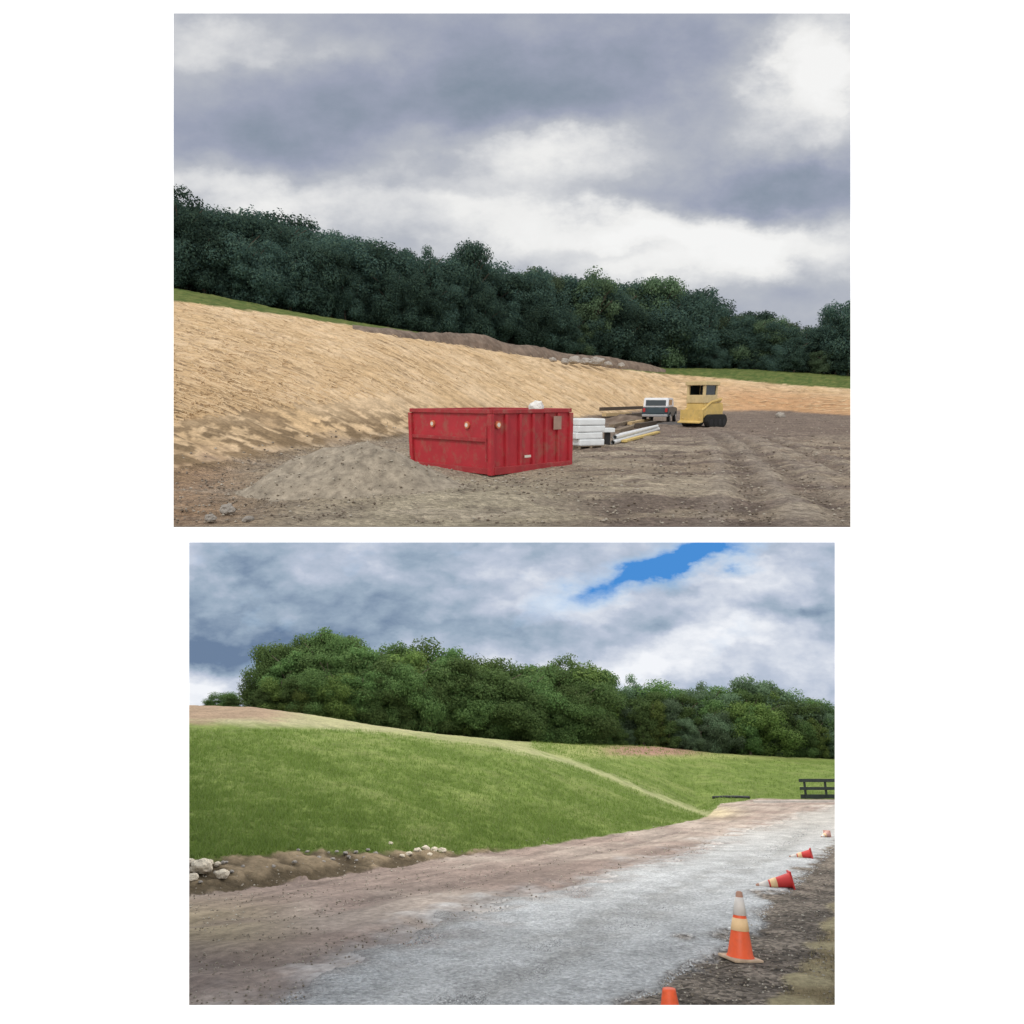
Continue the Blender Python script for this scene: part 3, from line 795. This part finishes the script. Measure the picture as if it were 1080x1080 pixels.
for (x, y, w, lab) in ((211, 919, 24, 'broad cream rock at the foot of the grass bank, largest of its pile'), (234, 925, 15, 'round cream rock lying a little apart from the pile on the bank'),
                       (203, 928, 13, 'low cream rock in front of the pile under the grass'), (220, 912, 11, 'small cream rock on top of the pile by the grass edge'),
                       (201, 911, 10, 'small rock behind the broad cream rock of the pile'), (229, 913, 8, 'tiny pale rock right under the grass edge')):
    rock('park', x, y, w, lab, 'cream rocks piled on the bank')
for (x, y, w) in ((412, 891, 6), (440, 899, 9), (449, 897, 10), (458, 898, 9), (466, 899, 9), (431, 902, 7), (453, 903, 7), (424, 904, 6)):
    rock('park', x, y, w, 'small pale rock in the cluster where the grass bank meets the dirt road', 'pale rocks clustered by the dirt road')
for i in range(34):
    x = rt.uniform(202, 400); y = grass_low(x) + rt.uniform(3, 30) * (1 - (x - 200) / 330)
    rock('park', x, y, rt.uniform(2.5, 5.5), 'small grey stone in the bare strip below the grass bank', 'small grey stones below the grass', True)
for (x, y, w) in ((596, 388, 10), (606, 387, 13), (618, 388, 12), (629, 389, 15), (641, 390, 9), (583, 386, 8), (655, 391, 8)):
    rock('site', x, y, w, 'grey boulder heaped against the soil bank at the top of the straw slope', 'grey boulders against the soil bank', True, z=.5)
for (x, y, w, lab) in ((240, 541, 19, 'large grey stone at the near edge of the dirt below the slope'), (222, 549, 14, 'grey stone next to the large one at the near edge of the dirt'),
                       (318, 519, 9, 'grey stone on the flank of the low dirt heap'), (262, 550, 12, 'flat grey stone just past the large one at the near dirt edge'), (823, 440, 10, 'dark lump alone on the far dirt past the yellow machine')):
    rock('site', x, y, w, lab, None, True)

# ------------------------------------------------------------------ red dumpster
RED = plain('red_paint', (.44, .030, .042), .5, var=.16, scale=1.2, dirt=((.30, .13, .09), .9), spec=.35)
RED2 = plain('red_paint_worn', (.36, .036, .042), .6, var=.2, scale=2, dirt=((.34, .15, .12), .7))
BLK = plain('black_steel', (.02, .02, .022), .6, var=.3)
WHT = plain('white_sticker', (.72, .68, .6), .7, var=.1)
RUST = plain('faded_panel', (.38, .25, .2), .8, var=.2)
La, Lb, Hc = 3.19, 2.95, 1.58
dp = on('site', -.51, 16.82)
dm = thing('dumpster', 'open topped red steel dumpster standing on the dirt below the straw slope', 'dumpster', 'site', (-.51, 16.82, -.09), 0)
# local axes: ex along the gate side (to the left), ey along the long side (to the right), origin at the near corner
yaw = .79
RM = Matrix(((-cos(yaw), sin(yaw), 0), (sin(yaw), cos(yaw), 0), (0, 0, 1)))
class DB(MB):
    def build(s, name, mat, parent=None, **k):
        for v_ in s.b.verts: v_.co = RM @ v_.co
        bmesh.ops.reverse_faces(s.b, faces=s.b.faces)
        return MB.build(s, name, mat, parent, **k)
zb = .03
tk = .05
b = DB()
b.box((La / 2, tk / 2 + .03, (zb + Hc) / 2), (La - .1, tk, Hc - zb - .06))                      # gate-side sheet is the gate itself (below), this is the frame sheet
fs = b.build('end_wall', RED, dm)
b = DB(); b.box((.03 + tk / 2, Lb / 2, (zb + Hc) / 2), (tk, Lb - .1, Hc - zb - .06)); b.build('side_wall', RED, dm)
b = DB(); b.box((La - .03 - tk / 2, Lb / 2, (zb + Hc) / 2), (tk, Lb - .1, Hc - zb - .06)); b.build('side_wall', RED, dm)
b = DB(); b.box((La / 2, Lb - .03 - tk / 2, (zb + Hc) / 2), (La - .1, tk, Hc - zb - .06)); b.build('end_wall', RED, dm)
b = DB(); b.box((La / 2, Lb / 2, zb + .04), (La - .12, Lb - .12, .06)); b.build('floor_plate', RED2, dm)
b = DB(); r_ = .11                                                                              # top rail all round
b.box((La / 2, .03, Hc - .05), (La, r_, .10), bevel=.015); b.box((La / 2, Lb - .03, Hc - .05), (La, r_, .10), bevel=.015)
b.box((.03, Lb / 2, Hc - .053), (r_, Lb - .13, .10), bevel=.015); b.box((La - .03, Lb / 2, Hc - .053), (r_, Lb - .13, .10), bevel=.015)
b.build('top_rail', RED2, dm)
for (cx, cy) in ((.02, .02), (La - .02, .02), (.02, Lb - .02), (La - .02, Lb - .02)):
    b = DB(); b.box((cx, cy, (Hc + zb) / 2 - .06), (.13, .13, Hc - zb - .1), bevel=.015); b.build('corner_post', RED, dm)
b = DB(); b.box((La / 2, -.005, .86), (La - .2, .06, .09), bevel=.01); b.box((La / 2, -.003, zb + .08), (La - .14, .07, .14), bevel=.01); b.build('cross_rib', RED2, dm)
for k in range(5):
    b = DB(); y = .52 + k * (Lb - .75) / 4.6
    b.prism([(-.035, zb + .12), (.03, zb + .12), (.03, Hc - .12), (-.035, Hc - .12)], y - .045, y + .045, 'y', bevel=.008)
    for v_ in b.b.verts: pass
    b.build('side_rib', RED, dm)
b = DB(); b.box((-.02, Lb / 2, zb + .09), (.10, Lb - .14, .18), bevel=.012); b.build('bottom_rail', RED2, dm)
b = DB(); b.box((La * .2, Lb * .52, .03), (.16, Lb - .3, .09)); b.box((La * .8, Lb * .52, .03), (.16, Lb - .3, .09)); b.build('skid_rail', BLK, dm)
for (cx, cy) in ((.25, .35), (La - .25, .35), (.25, Lb - .35), (La - .25, Lb - .35)):
    b = DB(); b.tube([(cx - .09, cy, .05), (cx + .09, cy, .05)], .065, 18); b.build('roller', BLK, dm)
for (x, y, ax) in ((La * .70, -.002, 'y'), (La * .27, -.002, 'y'), (-.012, .13 + .05, 'x')):
    b = DB()
    if ax == 'y': b.tube([(x, .03, 1.20), (x, -.02, 1.20)], .085, 20)
    else: b.tube([(.03, .24, 1.22), (-.03, .24, 1.22)], .085, 20)
    d_ = b.build('marker_disc', plain('orange_ring', (.6, .18, .09), .6, var=.1), dm)
    b = DB()
    if ax == 'y': b.tube([(x, .0, 1.20), (x, -.028, 1.20)], .05, 18)
    else: b.tube([(.0, .24, 1.22), (-.038, .24, 1.22)], .05, 18)
    b.build('disc_centre', WHT, d_)
b = DB(); b.box((-.042, Lb * .80, 1.22), (.012, .30, .34), bevel=.003); b.build('faded_plate', RUST, dm)
b = DB(); b.box((-.045, Lb * .42, .42), (.012, .22, .06)); b.build('small_sticker', WHT, dm)
for z in (.35, .75, 1.15):
    b = DB(); b.tube([(La + .07, .03, z - .09), (La + .07, .03, z + .09)], .045, 12); b.box((La + .035, .03, z), (.09, .08, .05)); b.build('gate_hinge', RED2, dm)
b = DB(); b.tube([(.10, -.07, .35), (.10, -.07, 1.2)], .022, 10)
b.box((.10, -.045, .4), (.05, .06, .05)); b.box((.10, -.045, 1.15), (.05, .06, .05)); b.build('latch_rod', RED2, dm)
# load showing over the rim
WSACK = plain('white_plastic', (.72, .70, .66), .55, var=.12, scale=4, bump=.4)
b = bmesh.new(); bmesh.ops.create_icosphere(b, subdivisions=3, radius=1)
for v_ in b.verts: v_.co = v_.co * (1 + .25 * mn.noise(v_.co * 1.8)); v_.co.z *= .62
me = bpy.data.meshes.new('rubbish_bag'); b.to_mesh(me); b.free()
u_, _ = ray('site', 566, 428)
bag = mesh_obj('rubbish_bag', me, [WSACK], fr='site', mtx=Matrix.Translation((u_ * 19.0, 19.0, Hc - .08)) @ Matrix.Diagonal((.21, .21, .30, 1)))
tag(bag, 'white plastic rubbish bag showing over the rim of the red dumpster', 'bag')
TIM = plain('grey_timber', (.22, .17, .12), .85, var=.3, scale=5, bump=.4)
TAN = plain('fresh_timber', (.52, .38, .20), .75, var=.2, scale=5)
DRK = plain('dark_timber', (.085, .065, .05), .85, var=.3, scale=5)
b = MB(); b.box((0, 0, 0), (1.7, .9, .9)); 
fill = None
# rubbish that carries the bag inside the dumpster
b.b.clear(); 
bmesh.ops.create_grid(b.b, x_segments=24, y_segments=24, size=1)
for v_ in b.b.verts:
    x, y = v_.co.x, v_.co.y; v_.co = RM @ Vector(((x + 1) / 2 * (La - .25) + .12, (y + 1) / 2 * (Lb - .25) + .12, 1.12 + .16 * mn.noise(Vector((x * 2.2, y * 2.2, 4))) + .12 * exp(-((x + .2) ** 2 + (y - .3) ** 2) * 3)))
rb = b.build('rubbish_heap', TIM, fr='site', mtx=Matrix.Translation((-.51, 16.82, -.02)))
tag(rb, 'mixed grey rubbish filling the red dumpster almost to its rim', 'rubbish')

# ------------------------------------------------------------------ wrapped pallet and loose building material behind the dumpster
def dirn(fr, a, b_):
    p, q = hit(fr, *a), hit(fr, *b_); return p, q, (q - p)
pp_ = hit('site', 618, 474)
wpal = thing('wrapped_pallet', 'pallet stacked high with white wrapped blocks beside the red dumpster', 'pallet', 'site', pp_ + Vector((0, .5, 0)), radians(24))
sc = pp_.y / F
pw = 33 * sc
b = MB()
for k in range(3): b.box(((k - 1) * pw * .42, 0, .05), (.09, .95, .09))
for k in range(5): b.box((0, (k - 2) * .2, .108), (pw, .12, .022))
b.build('pallet_base', TIM, wpal)
WRAP = plain('white_wrap', (.74, .77, .78), .45, var=.08, scale=3, bump=.3)
for k in range(4):
    b = MB(); b.box((rt.uniform(-.05, .05), rt.uniform(-.05, .05), .235 + k * .235), (pw * .95 + rt.uniform(-.08, .06), .92, .228), Matrix.Rotation(rt.uniform(-.06, .06), 3, 'Z'), bevel=.045); b.build('wrapped_layer', WRAP, wpal)

q_ = hit('site', 641, 470)
stb = thing('timber_stub', 'short black timber block carrying a white board end, beside the white pallet', 'timber block', 'site', q_, .2)
b = MB(); b.box((0, .1, .24), (.19, .19, .5), bevel=.01); b.build('block', BLK, stb)
b = MB(); b.box((-.03, .1, .58), (.52, .42, .15), bevel=.01); b.build('board_end', WRAP, stb)

def beam(name, fr, a, b_, w, h, lift, mat, label, cat, group, round_=False):
    p, q = hit(fr, *a), hit(fr, *b_); p.z += lift; q.z += lift
    d_ = q - p; L = d_.length; rot = d_.to_track_quat('X', 'Z').to_matrix().to_4x4()
    m_ = MB()
    if round_:
        n = 20; m_.tube([(0, 0, w / 2), (L, 0, w / 2)], w / 2, 16, cap=False)
        m_.tube([(L, 0, w / 2), (0, 0, w / 2)], w / 2 * .86, 16, cap=False)
    else: m_.box((L / 2, 0, h / 2), (L, w, h), bevel=.008)
    o = m_.build(name, mat, fr=fr, mtx=Matrix.Translation(p) @ rot)
    return tag(o, label, cat, group)
PVC = plain('white_pipe', (.74, .75, .75), .4, var=.06)
YEL = plain('yellow_timber', (.62, .46, .17), .7, var=.2, scale=5)
for k, (dx, dy, lf) in enumerate(((0, 0, 0), (4, -2, 0), (8, -4, 0), (2, -1, .17), (6, -3, .17))):
    beam('pipe', 'site', (646 + dx, 469 + dy), (688 + dx * .8, 456 + dy * .5), .17, 0, lf, PVC, 'white plastic pipe in the stack lying behind the dumpster', 'pipe', 'white pipes stacked on the dirt', True)
for k, (a, b_, lf, lab) in enumerate((((658, 467), (694, 457), .02, 'long yellow board lying along the near side of the white pipes'),)):
    beam('board', 'site', a, b_, .22, .09, lf + (.18 if k else 0), YEL, lab, 'board', None)
for (a, b_, w, h, lf, m_, lab) in (
    ((634, 440), (676, 437), .4, .3, .55, DRK, 'dark timber beam, topmost of the stack behind the white pallet'),
    ((637, 441), (664, 439.5), .4, .28, .15, TAN, 'pale tan board under the dark timber beam'),
    ((662, 442), (682, 440), .5, .35, .1, DRK, 'short dark beam beyond the pale tan board'),
    ((645, 452), (668, 446), .3, .2, .05, TIM, 'grey brown plank lying askew between pallet and truck'),
    ((664, 449), (684, 445), .3, .2, .05, TAN, 'pale plank nearest the white topped truck'),
    ((672, 452), (690, 449), .35, .3, .0, DRK, 'dark block of timber on the dirt before the truck'),
    ((650, 457), (672, 450), .3, .18, .0, TIM, 'grey plank lying just behind the white pipes')):
    beam('timber', 'site', a, b_, w, h, lf, m_, lab, 'timber', 'timber lying behind the dumpster')
# heap of soil under the timber
def heap(fr, px, py, rx, ry, h, label, mat, name='dirt_heap'):
    p = hit(fr, px, py); b = MB(); n = 30
    bmesh.ops.create_grid(b.b, x_segments=n, y_segments=n, size=1.15)
    for v_ in b.b.verts:
        r_ = min(v_.co.length, 1.15); x, y = v_.co.x * rx, v_.co.y * ry
        k = max(0, cos(min(r_, 1) * pi / 2)) ** 1.3
        zz = on(fr, p.x + x, p.y + y).z - p.z
        v_.co = Vector((x, y, zz - .06 + h * k * (1 + .4 * mn.noise(Vector((x * 1.1, y * 1.1, px)))) + .12 * k * mn.noise(Vector((x * 3, y * 3, px)))))
    o = b.build(name, mat, fr=fr, mtx=Matrix.Translation(p), smooth=True); return tag(o, label, 'dirt heap')
heap('site', 662, 445, 2.6, 2.2, .55, 'low heap of dark soil among the timber behind the dumpster', M_soil)
heap('site', 372, 514, 2.4, 1.6, .88, 'low heap of grey brown gravelly soil in front of the red dumpster', plain('gravelly_soil', (.31, .265, .205), .95, var=.4, scale=5, bump=1, dirt=((.19, .155, .12), .85)))
gp = hit('site', 372, 513); gV = []; gF = []; rg = random.Random(5); dgf = bpy.context.evaluated_depsgraph_get()
hm = bpy.data.objects['dirt_heap.001']; 
hv = np.array([v_.co[:] for v_ in hm.data.vertices])
for _ in range(1500):
    v_ = hv[rg.randrange(len(hv))]; q = Vector(v_) + Vector((rg.uniform(-.08, .08), rg.uniform(-.06, .06), -.005))
    n0 = len(gV); stone(.008, .03)(rg, Vector((q.x, 9.0, q.z)), gV, gF)
    for k_ in range(n0, len(gV)): gV[k_] = gV[k_] + Vector((0, q.y - 9.0, 0))
me = bpy.data.meshes.new('loose_grit'); me.from_pydata(gV, [], gF); me.update()
tag(mesh_obj('loose_grit', me, [M_clod], hm), kind='stuff')
heap('site', 716, 448, 2.2, 1.6, .30, 'flat dark heap between the truck and the yellow machine', plain('dark_mound', (.09, .08, .075), .8, var=.3, scale=2))  # low mound in a darker tone than the dirt around it

# ------------------------------------------------------------------ truck with a white top
GLASS = plain('dark_glass', (.02, .03, .035), .12, var=.1, spec=.6)
TEAL = plain('dark_teal_paint', (.035, .06, .075), .35, var=.1, spec=.5)
CWHT = plain('white_vehicle_paint', (.74, .75, .77), .35, var=.04, spec=.5)
TYRE = plain('tyre_rubber', (.02, .02, .02), .85, var=.2)
RIM = plain('rim_metal', (.4, .4, .41), .4, metal=.7, var=.1)
LAMP = plain('lamp_red', (.4, .03, .03), .3, var=.1)
tp_ = hit('site', 699, 446)
tr = thing('pickup_truck', 'small dark pickup truck with a white top, parked beside the yellow machine', 'truck', 'site', tp_ + Vector((0, 1.2, 0)), radians(-20), scale=1.1)
b = MB(); b.prism([(-2.2, .42), (2.3, .42), (2.36, .95), (1.1, 1.02), (-2.22, 1.02)], -.86, .86, 'x', bevel=.05)
b.build('body', TEAL, tr)
b = MB(); b.prism([(-2.12, 1.02), (.95, 1.02), (.35, 1.62), (-2.0, 1.62)], -.8, .8, 'x', bevel=.05); b.build('cabin', CWHT, tr)
b = MB(); b.box((0, -2.085, 1.30), (1.3, .03, .36), Matrix.Rotation(-.19, 3, 'X'), bevel=.01); b.build('rear_window', GLASS, tr)
for s_ in (-1, 1):
    b = MB(); b.box((s_ * .802, -1.0, 1.32), (.012, 1.5, .34)); b.build('side_window', GLASS, tr)
    b = MB(); b.box((s_ * .72, -2.235, .84), (.16, .05, .24), bevel=.01); b.build('tail_lamp', LAMP, tr)
    for y in (-1.45, 1.45):
        b = MB(); b.tube([(s_ * .70, y, .36), (s_ * .90, y, .36)], .36, 22); w_ = b.build('wheel', TYRE, tr)
        b = MB(); b.tube([(s_ * .86, y, .36), (s_ * .915, y, .36)], .21, 18); b.build('rim', RIM, w_)
b = MB(); b.box((0, -2.28, .50), (1.66, .12, .14), bevel=.02); b.build('rear_bumper', RIM, tr)
b = MB(); b.box((0, -2.225, .80), (1.1, .03, .3), bevel=.008); b.build('tailgate', TEAL, tr)

# ------------------------------------------------------------------ yellow tracked machine
CAT = plain('yellow_machine_paint', (.62, .44, .15), .55, var=.15, scale=2, dirt=((.36, .28, .17), .6))
CREAM = plain('dusty_yellow_paint', (.60, .47, .25), .6, var=.15, scale=2, dirt=((.36, .3, .2), .5))
mp_ = hit('site', 747, 451)
mc = thing('tracked_loader', 'dusty yellow tracked loader with an open cab, parked at the end of the dirt', 'loader', 'site', mp_ + Vector((0, 1.1, 0)), radians(-52), scale=(.88, .80, 1.04))
for s_ in (-1, 1):
    prof_ = [(-1.25, .36), (-1.1, .12), (-.9, .0), (.9, .0), (1.12, .14), (1.25, .4), (1.1, .66), (.85, .76), (-.85, .76), (-1.12, .64)]
    b = MB(); b.prism(prof_, s_ * .98 - .2, s_ * .98 + .2, 'x', bevel=.03); t_ = b.build('track', TYRE, mc)
    for y in (-.8, -.27, .27, .8):
        b = MB(); b.tube([(s_ * .98 - .22, y, .3), (s_ * .98 + .22, y, .3)], .2, 16); b.build('track_roller', BLK, t_)
b = MB(); b.prism([(-1.2, .55), (1.2, .55), (1.25, 1.1), (1.15, 1.42), (-1.25, 1.42), (-1.3, .9)], -.76, .76, 'x', bevel=.05); b.build('body', CAT, mc)
b = MB(); b.prism([(-.2, 1.42), (1.15, 1.42), (1.05, 1.68), (-.2, 1.72)], -.62, .62, 'x', bevel=.04); b.build('engine_hood', CREAM, mc)
for x in (-.68, .68):
    for y in (-1.2, .25):
        b = MB(); b.box((x, y, 1.95), (.17, .17, 1.08), bevel=.01); b.build('cab_post', CREAM, mc)
b = MB(); b.box((0, -.48, 2.53), (1.72, 1.85, .22), bevel=.03); b.build('cab_roof', CREAM, mc)
b = MB(); b.box((0, .22, 2.0), (1.2, .03, .85)); b.build('cab_window', GLASS, mc)
b = MB(); b.box((0, -.55, 1.55), (.5, .5, .14), bevel=.03); b.box((0, -.32, 1.84), (.5, .12, .5), bevel=.03); b.build('seat', BLK, mc)
for s_ in (-1, 1):
    b = MB(); b.tube([(s_ * .72, .9, 1.62), (s_ * .72, -.4, 1.45), (s_ * .72, -1.35, 1.0), (s_ * .72, -1.65, .5)], [.10, .10, .09, .08], 8); b.build('lift_arm', CAT, mc)
b = MB(); b.prism([(-1.55, 1.0), (-1.5, .32), (-1.95, .26), (-1.95, .32), (-1.66, .4), (-1.68, 1.02)], -.95, .95, 'x'); b.build('bucket', CAT, mc)
for x in (-.4, .4):
    b = MB(); b.box((x, -1.24, 2.45), (.16, .06, .1), bevel=.01); b.build('work_lamp', WHT, mc)
b = MB(); b.box((0, -.48, 1.64), (1.54, 1.62, .46), bevel=.03); b.build('cab_base', CREAM, mc)
for s_ in (-1, 1):
    b = MB(); b.box((s_ * .685, -.48, 2.14), (.02, 1.28, .56)); b.build('side_window', GLASS, mc)
    b = MB(); b.tube([(s_ * .60, .2, 1.2), (s_ * .66, -.9, 1.05)], .05, 10); b.build('hydraulic_ram', RIM, mc)

# ------------------------------------------------------------------ traffic cones
ORANGE = plain('orange_plastic', (.80, .115, .035), .45, var=.08, scale=4, dirt=((.5, .09, .04), .4))
COLLAR = plain('white_reflective_sleeve', (.66, .60, .54), .5, var=.1, scale=6)
COLLAR2 = plain('cream_reflective_sleeve', (.82, .56, .30), .5, var=.1, scale=6)
RIMC = plain('dirty_rubber', (.52, .38, .26), .8, var=.25, scale=9)
TIP = plain('worn_tip', (.40, .22, .15), .6, var=.2)
def cone(fr, loc, h, label, group, tilt=None, rz=0, top_r=.03, collars=True, body=None, wide=1):
    body = body or ORANGE
    t = thing('traffic_cone', label, 'traffic cone', fr, loc, rz, group, scale=(h / .71 * wide, h / .71 * wide, h / .71), tilt=tilt)
    R0, R1 = .142, top_r
    def rad(z): return R0 + (R1 - R0) * (z - .03) / .68
    b = MB(); b.box((0, 0, .016), (.36, .36, .032), bevel=.012); b.build('base', (RIMC if body is ORANGE else body) if collars else ORANGE, t)
    b = MB(); b.lathe([(rad(.03) + .012, .032), (rad(.05), .06), (rad(.3), .3), (rad(.66), .66), (rad(.705), .70), (rad(.705) * .6, .71)]); b.build('body', body, t, smooth=True)
    if collars:
        b = MB(); b.lathe([(rad(.30) + .002, .30), (rad(.30) + .006, .302), (rad(.43) + .006, .428), (rad(.43) + .002, .43)]); b.build('lower_sleeve', COLLAR2, t, smooth=True)
        b = MB(); b.lathe([(rad(.46) + .002, .46), (rad(.46) + .006, .462), (rad(.65) + .006, .648), (rad(.65) + .002, .65)]); b.build('upper_sleeve', COLLAR, t, smooth=True)
        b = MB(); b.lathe([(rad(.652) + .003, .652), (rad(.70) + .004, .702), (rad(.70) * .5, .713)]); b.build('tip', TIP, t, smooth=True)
    return t
DEEP = plain('deep_orange_plastic', (.60, .045, .04), .5, var=.12, scale=5)
FADED = plain('faded_pink_plastic', (.62, .36, .30), .6, var=.12, scale=5)
p = hit('park', 781, 1012)
_, vt = ray('park', 784, 940); hcone = H['park'] + vt * p.y - p.z
LEAN = Matrix.Rotation(radians(4.5), 4, 'Y')
cone('park', p, hcone, 'orange traffic cone with two pale sleeves, upright on the dark shoulder', None, tilt=LEAN, rz=.25)
for (a, b_, lab) in (((836, 937), (797, 936), 'knocked over orange cone nearest the upright cone, its pale tip toward the gravel'),
                     ((857, 906), (832, 905), 'knocked over orange cone beyond the first fallen one'),
                     ((873, 883), (858, 885), 'farthest fallen cone, faded pink, near the top of the gravel')):
    p, q = hit('park', *a), hit('park', *b_)
    h = min(max((q - p).length, .55), .85) if 'pink' not in lab else .5; dv = (q - p); az = atan2(dv.y, dv.x)
    cone('park', p + Vector((0, 0, .155 * h / .71)), h, lab, 'fallen cones along the gravel edge', tilt=Matrix.Rotation(radians(100), 4, 'Y'), rz=az, body=FADED if 'pink' in lab else DEEP)
p = hit('park', 708, 1086); _, vt = ray('park', 708, 1042)
cone('park', p, H['park'] + vt * p.y - p.z, 'small plain orange cone at the nearest edge of the gravel', None, top_r=.07, collars=False, wide=1.75)

# ------------------------------------------------------------------ fence, kerb and dark pipe at the far end of the road
FDK = plain('dark_fence_timber', (.025, .032, .028), .7, var=.3, scale=4)
fa = hit('park', 849, 843); 
f1 = Vector((fa.x, fa.y + .6, 0)); wpx = fa.y / F
fn = thing('fence', 'low dark post and rail fence at the far end of the gravel road', 'fence', 'park', (fa.x, fa.y + .6, fa.z), 0)
hf = 19 * wpx; L = 9.0
for k, (z, hh) in enumerate(((hf * .97, .24), (hf * .55, .22))):
    b = MB(); b.box((L / 2 - .05, 0, z), (L, .07, hh), bevel=.01); b.build('rail', FDK, fn)
for k in range(6):
    b = MB(); x = 26 * wpx * .2 + k * 1.55; b.box((x, .10, hf / 2 - .1), (.14, .12, hf + .22), bevel=.01); b.build('post', FDK, fn)
b = MB(); b.box((L / 2, .12, .13), (L, .05, .42), bevel=.01); b.build('bottom_board', FDK, fn)
def strip(name, fr, pts, w, h, mat):
    b = MB(); P = [hit(fr, *p_) for p_ in pts]
    b.tube([q + Vector((0, 0, h)) for q in P], w, 10); return b.build(name, mat, fr=fr, smooth=True)
pipe = strip('drain_pipe', 'park', [(752, 842.5), (765, 842), (778, 842), (790, 842.5)], .11, .08, BLK)
tag(pipe, 'dark drain pipe lying at the foot of the upper lawn', 'pipe')
KERB = plain('pale_concrete', (.46, .42, .38), .9, var=.15, scale=3)
pa, pb_ = hit('park', 795, 846.5), hit('park', 985, 846)
b = MB(); d_ = pb_ - pa; L = d_.length
b.box((L / 2, 0, .04), (L, .28, .18), bevel=.02)
tag(b.build('kerb', KERB, fr='park', mtx=Matrix.Translation(pa) @ d_.to_track_quat('X', 'Z').to_matrix().to_4x4()), kind='structure')

# ------------------------------------------------------------------ render settings
S.view_settings.view_transform = 'Standard'; S.view_settings.look = 'None'; S.view_settings.exposure = 0; S.view_settings.gamma = 1
S.render.engine = 'CYCLES'
S.cycles.use_denoising = True
S.cycles.max_bounces = 6; S.cycles.diffuse_bounces = 4
S.render.film_transparent = False
